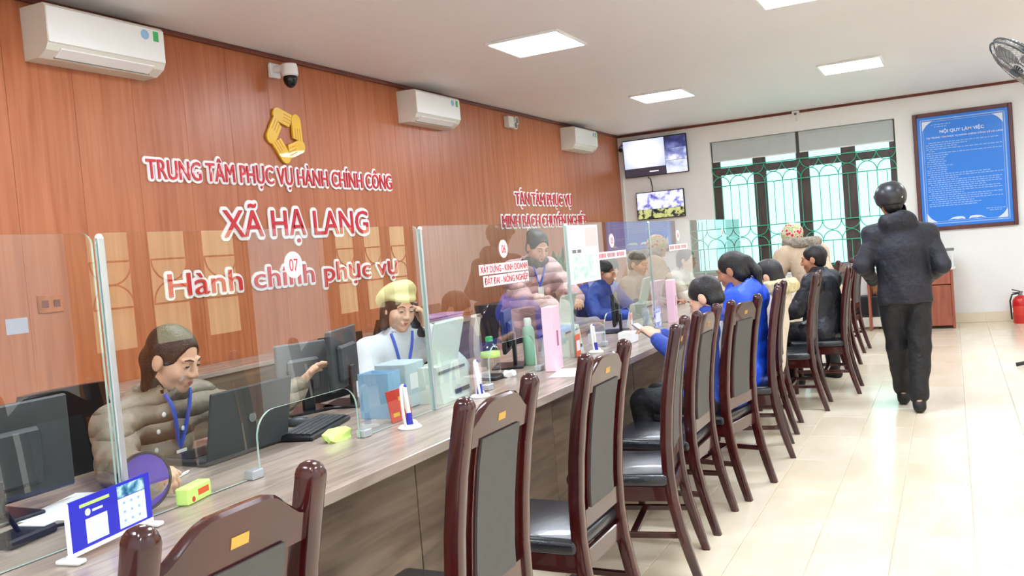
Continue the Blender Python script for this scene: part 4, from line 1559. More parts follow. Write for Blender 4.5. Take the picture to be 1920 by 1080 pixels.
def lanyard(body, cm, j, zc=None, w=.008):
    """two blue straps from the neck to a badge on the chest, lying on the coat"""
    T = bvh(cm)
    z1 = j['chest'][2] + .02 if zc is None else zc
    badge = None
    for sx in (-1, 1):
        pts = []
        for i in range(7):
            t = i / 6
            x = sx * .062 * (1 - t) ** .8 + j['chest'][0] * t + j['neck'][0] * (1 - t)
            z = (j['neck'][2] + .03) * (1 - t) + z1 * t
            h = T.ray_cast(Vector((x, 1.2, z)), Vector((0, -1, 0)))
            if h[0] is None:
                continue
            pts.append(h[0] + Vector((0, .006, 0)))
        if len(pts) > 2:
            MB().tube(pts, w, 6).out('lanyard', 'lanyard', body, True)
            badge = pts[-1]
    if badge is not None:
        MB().box(badge + Vector((0, .004, -.05)), (.055, .004, .085), None, .003).out('badge', 'white_plastic', body)


# ------------------------------------------------------------------ staff behind the counter (they face the visitors, +x)
EAST, WEST = (1, 0), (-1, 0)
# woman in the taupe padded coat
b, j, P, R, cm = person('person', 'woman with dark hair in a taupe padded coat behind the glass with 07', (-2.60, 2.29, 1.135), (1, 0.12), 'sit',
    J=dict(pelvis=(-.02, -.26, .55), chest=(-.01, -.16, .82), neck=(.0, -.06, .975), head=(0, 0, 1.125), shL=(-.185, -.10, .935), shR=(.20, -.11, .915),
           elL=(-.42, .06, .80), wrL=(-.66, .08, .905), elR=(.36, .04, .80), wrR=(.47, .26, .835),
           hipL=(-.10, -.22, .52), hipR=(.10, -.22, .52), knL=(-.12, .14, .50), knR=(.12, .14, .50), anL=(-.12, .10, .09), anR=(.12, .10, .09)),
    look=(2, 22, 0), coat='taupe', puff=1.03, armp=.94, quilt=(.018, .085, 0), hair=('tuck', 'hair'), collar=.06, hood=1.05, res=.014, fres=.0042, armq=.6,
    hands={'L': dict(d=(-.75, .25, .55), n=(.3, -.75, .5), curl=18), 'R': dict(d=(.2, .9, -.05), n=(0, 0, 1), curl=38)}, legs='trouser')
lanyard(b, cm, j, j['chest'][2] - .03)
T = bvh(cm)
for sx, z in ((.075, .93), (.09, .87), (.085, .80), (-.02, .86)):
    h = T.ray_cast(Vector((sx, 1.2, z)), Vector((0, -1, 0)))
    if h[0] is not None:
        MB().ball(h[0] + Vector((0, .002, 0)), (.010, .005, .010), 10).out('snap_button', 'white_plastic', b, True)
m = SDF()
m.cap(j['neck'] + V3(0, .0, .0), P(0, -.012, -.085), .058, .056, .01)
link('turtleneck', m.mesh('turtleneck', 'knit', .009), b)

# woman in white with the yellow beret, on the telephone
b, j, P, R, cm = person('person', 'woman in white coat and yellow beret talking on a telephone', (-2.70, 3.92, 1.165), (1, -0.62), 'sit',
    J=dict(pelvis=(0, -.20, .55), chest=(0, -.10, .82), neck=(0, -.035, 1.00), head=(0, .015, 1.155), shL=(-.175, -.06, .945), shR=(.165, -.07, .935),
           elL=(-.29, .09, .80), wrL=(-.125, .085, 1.03), elR=(.24, .04, .72), wrR=(.17, .26, .77),
           hipL=(-.10, -.16, .52), hipR=(.10, -.16, .52), knL=(-.12, .2, .50), knR=(.12, .2, .50), anL=(-.12, .16, .09), anR=(.12, .16, .09)),
    look=(4, 10, -6), coat='white_coat', puff=1.0, hair=('bob', 'hair_brown'), collar=.05, res=.014, fres=.0045, wr=.002,
    hands={'L': dict(d=(.12, -.02, .98), n=(-.95, .15, .1), curl=42, flip=1)})
lanyard(b, cm, j, j['chest'][2] - .05)
m = SDF()
Rb = np.array(Matrix(R.tolist()) @ Matrix.Rotation(math.radians(36), 3, 'X') @ Matrix.Rotation(math.radians(8), 3, 'Y'))
m.ell(P(0, -.045, .074), (.110, .134, .060), Rb, .02)
m.ell(P(0, -.016, .066), (.090, .110, .034), R, .02)
m.ell(P(0, .012, -.035), (.078, .100, .085), R, .01, 's')
m.cap(P(0, -.05, .135), P(0, -.055, .150), .006, .005, .01)
link('beret', m.mesh('beret', 'beret', .009, (), .006, .002, 40), b)
Tm = b.matrix_basis
t = thing('telephone_handset', 'black telephone handset held to the ear of the woman in the beret', 'telephone', tuple(b.location), b.rotation_euler.z)
hp = P(-.098, .035, -.04)
m = MB()
m.tube([P(-.093, .005, .015), P(-.125, .03, -.015), P(-.128, .07, -.065), P(-.100, .105, -.105)], [.022, .017, .017, .022], 10)
m.out('handle', 'black_plastic', t, True)
MB().cyl(P(-.080, .005, .018), P(-.100, .003, .018), .026, n=16).out('earpiece', 'black_plastic', t)
MB().cyl(P(-.080, .113, -.105), P(-.104, .110, -.108), .027, n=16).out('mouthpiece', 'black_plastic', t)

# standing woman in dusty pink
b, j, P, R, cm = person('person', 'standing woman in a dusty pink padded coat leaning over the counter', (-2.86, 6.10, 1.445), (1, -0.55), 'stand',
    J=dict(pelvis=(0, -.22, .88), chest=(0, -.14, 1.13), neck=(0, -.05, 1.295), head=(0, .03, 1.44), shL=(-.175, -.09, 1.25), shR=(.175, -.09, 1.25),
           elL=(-.26, .06, 1.04), elR=(.25, .10, 1.03), wrL=(-.13, .29, 1.01), wrR=(.12, .33, .99),
           hipL=(-.09, -.22, .86), hipR=(.09, -.22, .86), knL=(-.10, -.18, .47), knR=(.10, -.18, .47), anL=(-.10, -.22, .09), anR=(.10, -.22, .09)),
    look=(-6, 30, 0), coat='pink_coat', puff=1.18, quilt=(.016, .09, 0), hair=('bun', 'hair'), collar=.06, hood=1.1, hem=-.28, res=.015, fres=.0055, hemr=1.1)
lanyard(b, cm, j, j['chest'][2])
m = SDF()
for a in range(10):
    t0, t1 = 2 * PI * a / 10, 2 * PI * (a + 1) / 10
    m.cap(j['neck'] + V3(.088 * math.cos(t0), .075 * math.sin(t0), .022 + .012 * math.sin(3 * t0)), j['neck'] + V3(.088 * math.cos(t1), .075 * math.sin(t1), .022 + .012 * math.sin(3 * t1)), .034, .034, .02)
link('fur_collar', m.mesh('fur_collar', 'hair_brown', .012, (), .01, .004, 70), b)

# staff farther along
person('person', 'staff member in a navy blue jacket behind the third glass screen', (-2.72, 7.22, 1.20), (1, -.3), 'sit', look=(0, 35, 0), coat='navy_coat', puff=1.12, hair=('bob', 'hair'), res=.017, fres=.008, hood=.9,
       J=dict(pelvis=(0, -.24, .55), chest=(0, -.14, .86), neck=(0, -.05, 1.04), head=(0, .03, 1.185), shL=(-.175, -.1, .99), shR=(.175, -.1, .99), elL=(-.25, .06, .80), elR=(.25, .06, .80), wrL=(-.14, .28, .80), wrR=(.14, .28, .80),
              hipL=(-.10, -.2, .52), hipR=(.10, -.2, .52), knL=(-.12, .16, .50), knR=(.12, .16, .50), anL=(-.12, .12, .09), anR=(.12, .12, .09)))
person('person', 'staff member in a grey jacket beneath the small television', (-2.83, 8.37, 1.185), (1, -.2), 'sit', look=(0, 12, 0), coat='grey_coat', puff=1.1, hair=('short', 'hair'), skin='skin_b', res=.017, fres=.008, collar=.06)
person('person', 'seated woman in grey and white between the pink box and the boy, behind glass', (-2.60, 9.33, 1.165), (1, -.1), 'sit', look=(0, 8, 0), coat='cream_coat', puff=1.05, hair=('tied', 'hair_brown'), res=.017, fres=.008,
       J=dict(pelvis=(0, -.24, .55), chest=(0, -.14, .85), neck=(0, -.06, 1.02), head=(0, 0, 1.165), shL=(-.165, -.1, .97), shR=(.165, -.1, .97), elL=(-.24, .06, .78), elR=(.24, .06, .78), wrL=(-.14, .28, .80), wrR=(.14, .28, .80),
              hipL=(-.10, -.2, .52), hipR=(.10, -.2, .52), knL=(-.12, .16, .50), knR=(.12, .16, .50), anL=(-.12, .12, .09), anR=(.12, .12, .09)))

# ------------------------------------------------------------------ visitors (they face the counter, -x)
b, j, P, R, cm = person('person', 'boy with short black hair in blue and white uniform, looking at a phone', (-1.235, 4.76, 1.075), (-1, 0.12), 'sit', look=(0, 28, 0), coat='navy_coat', puff=.92, hair=('short', 'hair'), res=.014, fres=.006, child=.88,
       J=dict(pelvis=(0, .04, .55), chest=(0, .05, .80), wrL=(-.06, .34, .86), wrR=(.08, .35, .86), elL=(-.2, .14, .74), elR=(.2, .14, .74)))
for s in (-1, 1):
    T = bvh(cm)
    pts = []
    for z in np.linspace(.62, .95, 9):
        h = T.ray_cast(Vector((s * .075, -1.2, float(z))), Vector((0, 1, 0)))
        if h[0] is not None:
            pts.append(h[0] + Vector((0, -.001, 0)))
    m = MB()
    for p, q_ in zip(pts, pts[1:]):
        pass
    m.ring_loft([[p + Vector((-.028, .012, 0)), p + Vector((.028, .012, 0)), p + Vector((.028, -.004, 0)), p + Vector((-.028, -.004, 0))] for p in pts])
    m.out('white_stripe', 'uniform_white', b)
ph = P(0, .30, -.14)
t = thing('mobile_phone', 'pale mobile phone held by the boy', 'phone', tuple(b.location), b.rotation_euler.z)
m = MB()
c0 = (j['wrL'] + j['wrR']) / 2 + V3(0, .10, .035)
m.box(Vector(c0), (.075, .15, .009), RX(math.radians(35)), .004)
m.out('phone_body', 'grey_plastic', t)
MB().box(Vector(c0) + RX(math.radians(35)) @ Vector((0, 0, .0052)), (.068, .14, .001), RX(math.radians(35))).out('phone_screen', 'scr_white', t)

person('person', 'seated woman with black hair in a bright blue coat', (-1.285, 5.68, 1.185), (-1, .12), 'sit', look=(0, 18, 0), coat='blue_coat', puff=1.18, quilt=(.010, .11, 0), hair=('pony', 'hair'), res=.014, fres=.006, hood=1.45, collar=.04, skin='skin_b',
       J=dict(pelvis=(0, .06, .55), chest=(0, .06, .86), neck=(0, .07, 1.03), head=(0, .10, 1.175), shL=(-.17, .02, .985), shR=(.17, .02, .985), elL=(-.24, .16, .77), elR=(.24, .14, .77)))
b, j, P, R, cm = person('person', 'person in a cream coat with a fluffy fur hood, seated behind the blue coat', (-1.19, 6.36, 1.085), (-1, .08), 'sit', look=(0, 20, 0), coat='cream_coat', puff=1.12, hair=('tied', 'hair'), res=.017, fres=.008, hood=1.1,
       J=dict(pelvis=(0, .11, .53), chest=(0, .08, .79), neck=(0, .05, .945), head=(0, .06, 1.085), shL=(-.165, .06, .90), shR=(.165, .06, .90), hipL=(-.09, .13, .51), hipR=(.09, .13, .51)))
m = SDF()
for a in range(9):
    t0, t1 = PI * (1.0 + a / 9), PI * (1.0 + (a + 1) / 9)
    m.cap(j['neck'] + V3(.155 * math.cos(t0), -.03 + .12 * math.sin(t0), .07), j['neck'] + V3(.155 * math.cos(t1), -.03 + .12 * math.sin(t1), .07), .048, .048, .02)
link('fur_trim', m.mesh('fur_trim', 'fur', .012, (), .01, .005, 80), b)

person('person', 'man with short black hair in a black jacket, seated', (-1.075, 7.86, 1.135), (-1, .30), 'sit', look=(10, 6, 0), coat='black_coat', puff=1.12, hair=('short', 'hair'), skin='skin_b', res=.014, fres=.006, collar=.045,
       J=dict(pelvis=(0, .04, .55), chest=(0, .045, .83), neck=(0, .06, .985), head=(0, .10, 1.135), shL=(-.18, .04, .94), shR=(.18, .04, .94), elL=(-.25, .17, .72), elR=(.25, .17, .72), wrL=(-.10, .36, .66), wrR=(.10, .36, .66)))

b, j, P, R, cm = person('person', 'standing person in a beige coat and floral hat bending to the counter', (-1.365, 8.66, 1.335), (-.75, .66), 'stand', look=(0, 35, 0), coat='beige_coat', puff=1.18, armp=1.05, hair=('none', ''), res=.016, fres=.009, hem=-.22, hood=1.15, hemr=1.08,
       J=dict(pelvis=(0, -.28, .84), chest=(0, -.14, 1.06), neck=(0, -.02, 1.20), head=(0, .07, 1.325), shL=(-.20, -.05, 1.16), shR=(.20, -.05, 1.16), elL=(-.31, .02, .93), elR=(.31, .02, .93), wrL=(-.14, .24, .86), wrR=(.14, .24, .86),
              hipL=(-.09, -.28, .82), hipR=(.09, -.28, .82), knL=(-.10, -.22, .45), knR=(.10, -.22, .45), anL=(-.10, -.26, .09), anR=(.10, -.26, .09)), features=False)
m = SDF()
m.ell(P(0, -.02, .03), (.098, .116, .105), R, .01)
m.ell(P(0, .11, -.055), (.085, .10, .11), R, .01, 's')
link('floral_hat', m.mesh('floral_hat', 'floral', .011, (), .01, .002, 40), b)
m = SDF()
for a in range(9):
    t0, t1 = PI * (.85 + 1.3 * a / 9), PI * (.85 + 1.3 * (a + 1) / 9)
    m.cap(j['neck'] + V3(.135 * math.cos(t0), -.03 + .14 * math.sin(t0), .075), j['neck'] + V3(.135 * math.cos(t1), -.03 + .14 * math.sin(t1), .075), .046, .046, .02)
link('fur_trim', m.mesh('fur_trim', 'fur_grey', .012, (), .01, .006, 90), b)

# walking man with the helmet, seen from behind
b, j, P, R, cm = person('person', 'man in dark jacket, black trousers and helmet walking away', (-0.395, 7.05, 1.575), (-.08, 1), 'stand', look=(14, 4, 0), coat='dark_coat', puff=1.10, armp=.88, wr=.006, hair=('tied', 'hair'), skin='skin_b', res=.014, fres=.006, hood=1.1, hem=-.075, hemr=1.13, collar=.07, legr=1.08,
       J=dict(pelvis=(.055, -.01, .90), chest=(.055, -.01, 1.20), neck=(.035, .0, 1.415), head=(.0, .02, 1.560), shL=(-.125, 0, 1.315), shR=(.225, 0, 1.30), elL=(-.215, -.07, 1.10), elR=(.315, -.07, 1.07), wrL=(-.15, .17, .96), wrR=(.22, .17, .95),
              hipL=(-.035, 0, .86), hipR=(.135, -.01, .86), knL=(-.015, .10, .47), knR=(.135, -.02, .47), anL=(.01, .24, .10), anR=(.105, -.08, .10)))
m = SDF()
m.ell(P(0, -.012, .032), (.110, .134, .116), R, .01)
m.ell(P(0, .03, -.098), (.15, .21, .075), R, .012, 's')
m.ell(P(0, .13, -.03), (.10, .07, .06), R, .012, 's')
m.cap(P(-.07, .10, .045), P(.07, .10, .045), .022, .022, .03)
link('helmet', m.mesh('helmet', 'helmet', .008), b)
m = MB()
m.tube([P(sx * .085, .01 + .02 * abs(sx), -.02 - .075 * (1 - abs(sx))) for sx in (-1, -.5, 0, .5, 1)], .006, 6)
m.out('chin_strap', 'black_plastic', b, True)
MB().ball(P(.045, -.128, .01), (.008, .004, .008), 8).out('helmet_badge', 'white_plastic', b, True)
for s in 'LR':
    a = j['an' + s]
    m = SDF()
    m.cap(a + V3(0, -.050, -.040), a + V3(0, -.035, -.012), .030, .027, .02)
    link('bare_heel', m.mesh('bare_heel', 'sandal_heel', .009), b)


# ------------------------------------------------------------------ behind the counter: cabinets, chairs
t = thing('back_cabinet', 'long low wooden cabinet along the wooden wall behind the staff', 'cabinet', (XL + 0.005, 3.2, 0), 0)
for i in range(9):
    a = -4.0 + i * 0.9
    MB().bb(0.36, 0.385, a + 0.004, a + 0.896, 0.06, 0.80, bev=0.003).out('cabinet_door', 'counter_front', t)
MB().bb(0.01, 0.36, -4.0, 4.1, 0.0, 0.80).out('carcass', 'counter_front', t)
MB().bb(0.008, 0.40, -4.02, 4.12, 0.80, 0.83, bev=0.003).out('cabinet_top', 'counter_top', t)
t = thing('paper_stack', 'white papers lying on the cabinet at the left edge', 'paper', (-4.26, 2.75, 0.8305), 0.1)
for k in range(4):
    MB().box((0.01 * k, 0.015 * k, 0.0012 + 0.0025 * k), (0.21, 0.297, 0.002), RZ(0.12 * k)).out('sheet', 'paper', t)
t = thing('document_folder', 'lilac document folders on the cabinet behind the beret', 'folder', (-4.28, 6.75, 0.8305), -0.15)
for k in range(3):
    MB().box((0.006 * k, 0.02 * k, 0.012 + 0.022 * k), (0.24, 0.55, 0.019), RZ(0.05 * k), 0.002).out('folder', 'purple_paper' if k else 'paper', t)
t = thing('dark_cabinet', 'dark grey low cabinet below the potted plant', 'cabinet', (XL + 0.005, 8.95, 0), 0)
MB().bb(0.0, 0.52, -1.05, 1.05, 0.05, 0.88, bev=0.004).out('carcass', 'dark_plastic', t)
for a in (-1.045, -0.345, 0.355):
    d = MB().bb(0.52, 0.54, a, a + 0.69, 0.07, 0.86, bev=0.003).out('cabinet_door', 'dark_plastic', t)
    MB().bb(0.54, 0.555, a + 0.6, a + 0.615, 0.45, 0.6).out('handle', 'steel', d)
MB().bb(0.02, 0.50, -1.0, 1.0, 0.0, 0.05).out('plinth', 'black_plastic', t)
t = thing('tissue_box', 'white tissue box on the dark cabinet beside the plant', 'tissue box', (-4.12, 9.02, 0.8805), 0.2)
MB().bb(-0.06, 0.06, -0.11, 0.11, 0, 0.075, bev=0.004).out('box', 'white_plastic', t)
MB().prism([(-0.05, 0), (0.05, 0), (0.035, 0.05), (0.0, 0.075), (-0.03, 0.045)], frame((0, 0, 0.074), (0, 1, 0), (0, 0, 1)), 0.006).out('tissue', 'paper', t)
t = thing('potted_plant', 'green leafy potted plant on the dark cabinet', 'plant', (-4.20, 9.52, 0.8805), 0)
MB().lathe([(0.07, 0.0), (0.095, 0.10), (0.10, 0.13), (0.09, 0.13), (0.085, 0.11)], n=18).out('pot', 'terracotta', t, True)
rp = random.Random(5)
lm = MB()
lm.ring_loft([[(0, -w_, h_), (0.004, 0, h_ + 0.006), (0, w_, h_), (-0.003, 0, h_ + 0.003)] for w_, h_ in ((0.004, 0), (0.02, 0.06), (0.03, 0.12), (0.024, 0.18), (0.003, 0.24))])
lme = lm.mesh('leaf', 'leaf', True)
for k in range(46):
    o = link('leaf', lme, t)
    o.location = (rp.uniform(-0.05, 0.05), rp.uniform(-0.05, 0.05), 0.11 + rp.uniform(0, 0.16))
    o.rotation_euler = (rp.uniform(-1.25, 1.25), rp.uniform(-1.25, 1.25), rp.uniform(0, 6.28))
    s_ = rp.uniform(0.7, 1.25)
    o.scale = (s_, s_, s_)


def office_chair(label, x, y, rz, mat='black_plastic', bh=0.5, bz=0.52, bw=0.23):
    t = thing('office_chair', label, 'chair', (x, y, 0), rz, 'office chairs of the staff')
    for k in range(5):
        a = 2 * PI * k / 5
        lg = MB().tube([(0, 0, 0.09), (0.16 * math.cos(a), 0.16 * math.sin(a), 0.085), (0.27 * math.cos(a), 0.27 * math.sin(a), 0.06)], [0.022, 0.018, 0.013], 8).out('base_leg', 'black_plastic', t, True)
        MB().cyl((0.27 * math.cos(a) - 0.012, 0.27 * math.sin(a), 0.026), (0.27 * math.cos(a) + 0.012, 0.27 * math.sin(a), 0.026), 0.025, n=12).out('castor', 'black_plastic', lg)
    MB().cyl((0, 0, 0.09), (0, 0, 0.39), 0.025, n=12).out('gas_lift', 'steel', t)
    MB().box((0, 0, 0.415), (0.46, 0.46, 0.055), None, 0.024, 2).out('seat', mat, t, True)
    MB().tube([(0, -0.18, 0.39), (0, -0.27, 0.42), (0, -0.275, bz + 0.1)], 0.018, 8).out('back_bracket', 'black_plastic', t, True)
    m = MB()
    rings = []
    for i in range(7):
        z = bz + bh * i / 6
        ww = bw * (1.0 - 0.22 * (i / 6) ** 3)
        yy = -0.265 - 0.03 * math.sin(PI * i / 6) + 0.0
        rings.append([(-ww, yy + 0.035, z), (-ww * 0.5, yy, z), (ww * 0.5, yy, z), (ww, yy + 0.035, z), (ww, yy + 0.075, z), (ww * 0.5, yy + 0.045, z), (-ww * 0.5, yy + 0.045, z), (-ww, yy + 0.075, z)])
    m.ring_loft(rings)
    m.out('backrest', mat, t, True)
    return t


EA = -PI / 2
office_chair('black office chair of the woman in the taupe coat', -2.98, 2.25, EA)
office_chair('black office chair of the woman in the beret', -2.98, 4.02, EA)
office_chair('beige office chair shape standing in for a reflection behind the green bottle', -3.00, 5.75, EA + 0.5, 'beige_reflection', 0.46, 0.50, 0.25)  # chair added where only a beige reflection hangs in the glass
office_chair('black office chair behind the shoulder of the beret woman', -3.32, 5.02, EA - 0.4)
office_chair('black office chair of the person in navy', -3.06, 7.30, EA)
office_chair('black office chair of the person in the grey jacket', -2.95, 8.38, EA)
office_chair('black office chair of the seated woman at the far end', -2.90, 9.36, EA)


# ------------------------------------------------------------------ desk things
def monitor(label, x, y, rz, w_=0.50, h_=0.30, z=0.11, mat='dark_plastic', tilt=0):
    """screen faces local +y, back towards -y"""
    t = thing('computer_monitor', label, 'monitor', (x, y, ZT + 0.0005), rz, 'computer monitors')
    R_ = RX(math.radians(tilt))
    MB().box((0, 0.0, z + h_ / 2), (w_, 0.022, h_), R_, 0.005).out('screen_back', mat, t)
    MB().box((0, -0.018, z + h_ / 2 - 0.02), (w_ * 0.62, 0.03, h_ * 0.6), R_, 0.012).out('rear_housing', mat, t)
    MB().box((0, 0.0125, z + h_ / 2 + 0.004), (w_ - 0.02, 0.002, h_ - 0.03), R_).out('screen', 'lens', t)
    MB().box((0, -0.035, z * 0.75 + 0.03), (0.06, 0.02, z * 1.5 + 0.06), None, 0.004).out('stand_neck', 'black_plastic', t)
    MB().bb(-0.12, 0.12, -0.09, 0.09, 0, 0.012, bev=0.004).out('stand_foot', 'black_plastic', t)
    return t


monitor('dark computer monitor at the left edge behind the nearest glass', -2.52, 1.50, PI / 2, 0.56, 0.29, 0.04)
monitor('dark grey monitor between the taupe coat and the beret', -2.60, 3.28, PI / 2 + 0.35, 0.40, 0.28, 0.085)
monitor('paler grey monitor half hidden behind the dark grey one', -2.70, 3.10, PI / 2 - 0.35, 0.26, 0.26, 0.06, 'grey_plastic')
monitor('narrow black monitor seen edge-on near the green bottle', -2.30, 4.40, 1.92, 0.34, 0.24, 0.09, 'black_plastic')
monitor('black monitor seen edge-on in front of the navy jacket', -2.25, 6.05, 1.85, 0.34, 0.24, 0.05, 'black_plastic')

t = thing('laptop', 'open black laptop in front of the woman in the taupe coat', 'laptop', (-2.40, 2.36, ZT + 0.0005), 0)
MB().bb(-0.18, 0.06, -0.205, 0.205, 0, 0.02, bev=0.004).out('keyboard_base', 'dark_plastic', t)
MB().bb(-0.15, -0.03, -0.18, 0.18, 0.0201, 0.0222).out('keys', 'black_plastic', t)
ld = MB().box((0.085, 0, 0.132), (0.012, 0.41, 0.25), RY(math.radians(11)), 0.004).out('lid', 'dark_plastic', t)
MB().cyl((0.0925, 0, 0.135), (0.0945, 0, 0.135), 0.018, n=20).out('round_logo', 'grey_plastic', ld)
t = thing('keyboard', 'black keyboard beside the laptop, near the lime paper', 'keyboard', (-2.34, 2.74, ZT + 0.0005), 0.30)
MB().box((0, 0, 0.012), (0.14, 0.42, 0.022), RY(0.06), 0.006).out('keyboard_body', 'black_plastic', t)
for k in range(5):
    MB().box((-0.05 + 0.024 * k, 0, 0.0265 - 0.06 * (-0.05 + 0.024 * k)), (0.018, 0.38, 0.006), RY(0.06), 0.002).out('key_row', 'dark_plastic', t)
t = thing('computer_mouse', 'small grey-black computer mouse beside the keyboard', 'mouse', (-2.50, 2.82, ZT + 0.0005), 0.4)
m = SDF()
m.ell((0, 0, 0.008), (0.055, 0.032, 0.03), None, .005)
m.ell((0, 0, -0.05), (0.2, 0.2, 0.05), None, .003, 's')
link('mouse_body', m.mesh('mouse_body', 'dark_plastic', .006), t)
MB().bb(0.02, 0.04, -0.004, 0.004, 0.026, 0.037, bev=0.002).out('scroll_wheel', 'grey_plastic', t)
m = MB()
m.tube([(-2.47, 2.79, 0.768), (-2.44, 2.70, 0.765), (-2.46, 2.62, 0.765), (-2.38, 2.56, 0.765), (-2.30, 2.57, 0.765)], 0.004, 6)
tag(m.out('mouse_cable', 'black_plastic'), 'thin black cable lying between laptop and keyboard', 'cable')


def crumple(name, label, cat, x, y, z, s, mat, seed):
    r_ = random.Random(seed)
    m = MB()
    g = bmesh.ops.create_icosphere(m.bm, subdivisions=2, radius=1)
    for v in g['verts']:
        k = r_.uniform(0.6, 1.15)
        v.co = Vector((v.co.x * s[0] * k, v.co.y * s[1] * k, max(0.0, (v.co.z + 0.35)) * s[2] * k))
    return tag(m.out(name, mat, None, False, (x, y, z)), label, cat)


crumple('crumpled_paper', 'crumpled lime yellow paper in front of the keyboard', 'paper', -2.12, 2.60, ZT + 0.0005, (0.04, 0.085, 0.035), 'lime', 2)
crumple('crumpled_tissue', 'white crumpled tissue beside the clear bottle', 'tissue', -2.12, 4.04, ZT + 0.0005, (0.035, 0.05, 0.03), 'paper', 4)

# blue acrylic sign
t = thing('acrylic_sign', 'upright blue acrylic sign with white squares at the front left', 'sign', (-1.945, 1.465, ZT + 0.0005), math.radians(10.6))
MB().bb(-0.035, 0.035, -0.155, -0.125, 0, 0.012, bev=0.005, seg=2).out('foot', 'white_plastic', t)
MB().bb(-0.035, 0.035, 0.125, 0.155, 0, 0.012, bev=0.005, seg=2).out('foot', 'white_plastic', t)
MB().bb(-0.005, 0.005, -0.146, -0.134, 0.012, 0.145, bev=0.003).out('edge_strip', 'white_plastic', t)
MB().bb(-0.004, 0.004, -0.150, 0.150, 0.012, 0.022).out('lower_strip', 'white_plastic', t)
pn = MB().bb(-0.0015, 0.0015, -0.137, 0.150, 0.022, 0.145).out('print', 'royal', t)
MB().bb(0.0016, 0.0022, -0.085, -0.012, 0.030, 0.090).out('white_square', 'white_print', pn)
MB().bb(0.0016, 0.0022, -0.100, 0.000, 0.122, 0.130).out('title_strip', 'lime', pn)
MB().cyl((0.0016, -0.075, 0.106), (0.0022, -0.075, 0.106), 0.009, n=16).out('round_mark', 'white_print', pn)
MB().bb(0.0016, 0.0022, -0.060, -0.025, 0.103, 0.109).out('caption', 'white_print', pn)
wp = MB().bb(0.0016, 0.0022, 0.028, 0.128, 0.028, 0.105).out('white_panel', 'white_print', pn)
for a in range(3):
    for b_ in range(3):
        MB().bb(0.0022, 0.0026, 0.045 + 0.027 * a, 0.052 + 0.027 * a, 0.042 + 0.023 * b_, 0.048 + 0.023 * b_).out('icon', 'lightblue', wp)
MB().bb(0.0016, 0.0022, 0.028, 0.128, 0.107, 0.138).out('photo_strip', RAMPMAT('photo_strip', [(0.35, (30, 80, 130)), (0.5, (80, 160, 190)), (0.65, (200, 230, 240))], 40, emit=0), pn)

# round violet fan held by the woman
t = thing('hand_fan', 'round violet plastic hand fan with black rim behind the blue sign', 'hand fan', (-2.10, 1.70, 0.848), 0)
fr0 = frame((0, 0, 0), (0.17, 0.985, 0), (0, 0, 1))
rim = [fr0 @ Vector((0.083 * math.cos(2 * PI * k / 40), 0.083 * math.sin(2 * PI * k / 40), 0)) for k in range(40)]
MB().tube(rim, 0.0045, 8, close=True).out('rim', 'black_plastic', t, True)
up_ = [(0.080 * math.cos(math.radians(a)), 0.080 * math.sin(math.radians(a))) for a in range(-8, 189, 7)]
MB().prism(up_ + [(-0.03, -0.028), (0.02, -0.012)], fr0 @ Matrix.Translation((0, 0, -0.001)), 0.002).out('violet_leaf', 'violet', t)
lo_ = [(0.080 * math.cos(math.radians(a)), 0.080 * math.sin(math.radians(a))) for a in range(192, 352, 8)]
MB().prism([(0.07, -0.03)] + [(0.055, -0.045), (0.02, -0.058), (-0.02, -0.06), (-0.055, -0.045)] + lo_, fr0 @ Matrix.Translation((0, 0, -0.001)), 0.002).out('violet_border', 'violet', t)
MB().prism([(-0.055, -0.012), (-0.03, -0.026), (0.02, -0.011), (0.06, -0.005), (0.058, -0.035), (0.02, -0.055), (-0.02, -0.057), (-0.05, -0.04)], fr0 @ Matrix.Translation((0, 0, -0.0006)), 0.0012).out('clear_centre', 'acrylic', t)
t = thing('lime_box', 'small lime green carton with orange print on the counter', 'box', (-2.045, 1.825, ZT + 0.0005), 0.25)
MB().bb(-0.022, 0.022, -0.06, 0.06, 0, 0.05, bev=0.004).out('carton', 'lime', t)
MB().bb(0.022, 0.0226, -0.01, 0.045, 0.018, 0.036).out('print_block', 'orange', t)
MB().cyl((0.022, -0.035, 0.014), (0.0228, -0.035, 0.014), 0.008, n=12).out('round_print', 'red', t)
m = MB()
m.tube([(0, -0.07, 0), (0, 0.05, 0), (0, 0.07, 0)], [0.005, 0.005, 0.0015], 8)
o = m.out('pen', 'white_plastic', None, True, (-2.33, 2.03, ZT + 0.0055))
o.rotation_euler = (0, 0, 0.4)
tag(o, 'white pen lying in front of the laptop', 'pen')
t = thing('card_reader', 'black card reader with cable behind the blue sign', 'card reader', (-2.25, 1.42, ZT + 0.0005), 0.2)
MB().bb(-0.05, 0.05, -0.08, 0.08, 0, 0.025, bev=0.006).out('reader_body', 'black_plastic', t)
MB().box((0.0, -0.02, 0.055), (0.012, 0.012, 0.08), RX(0.5), 0.003).out('arm', 'black_plastic', t)
MB().tube([(0.03, 0.08, 0.012), (0.06, 0.14, 0.006), (0.02, 0.2, 0.006), (0.07, 0.25, 0.006)], 0.005, 6).out('cable', 'black_plastic', t, True)
MB().box((0.0, 0.06, 0.0275), (0.09, 0.05, 0.003)).out('card', 'paper', t)
m = MB()
m.box((0, 0, 0), (0.21, 0.297, 0.0012))
o = m.out('paper_sheet', 'paper', None, False, (-2.36, 1.36, ZT + 0.0012))
o.rotation_euler = (0, 0, 0.35)
o.location = (-2.40, 1.70, ZT + 0.0014)
tag(o, 'white sheet of paper on the desk behind the violet fan', 'paper')

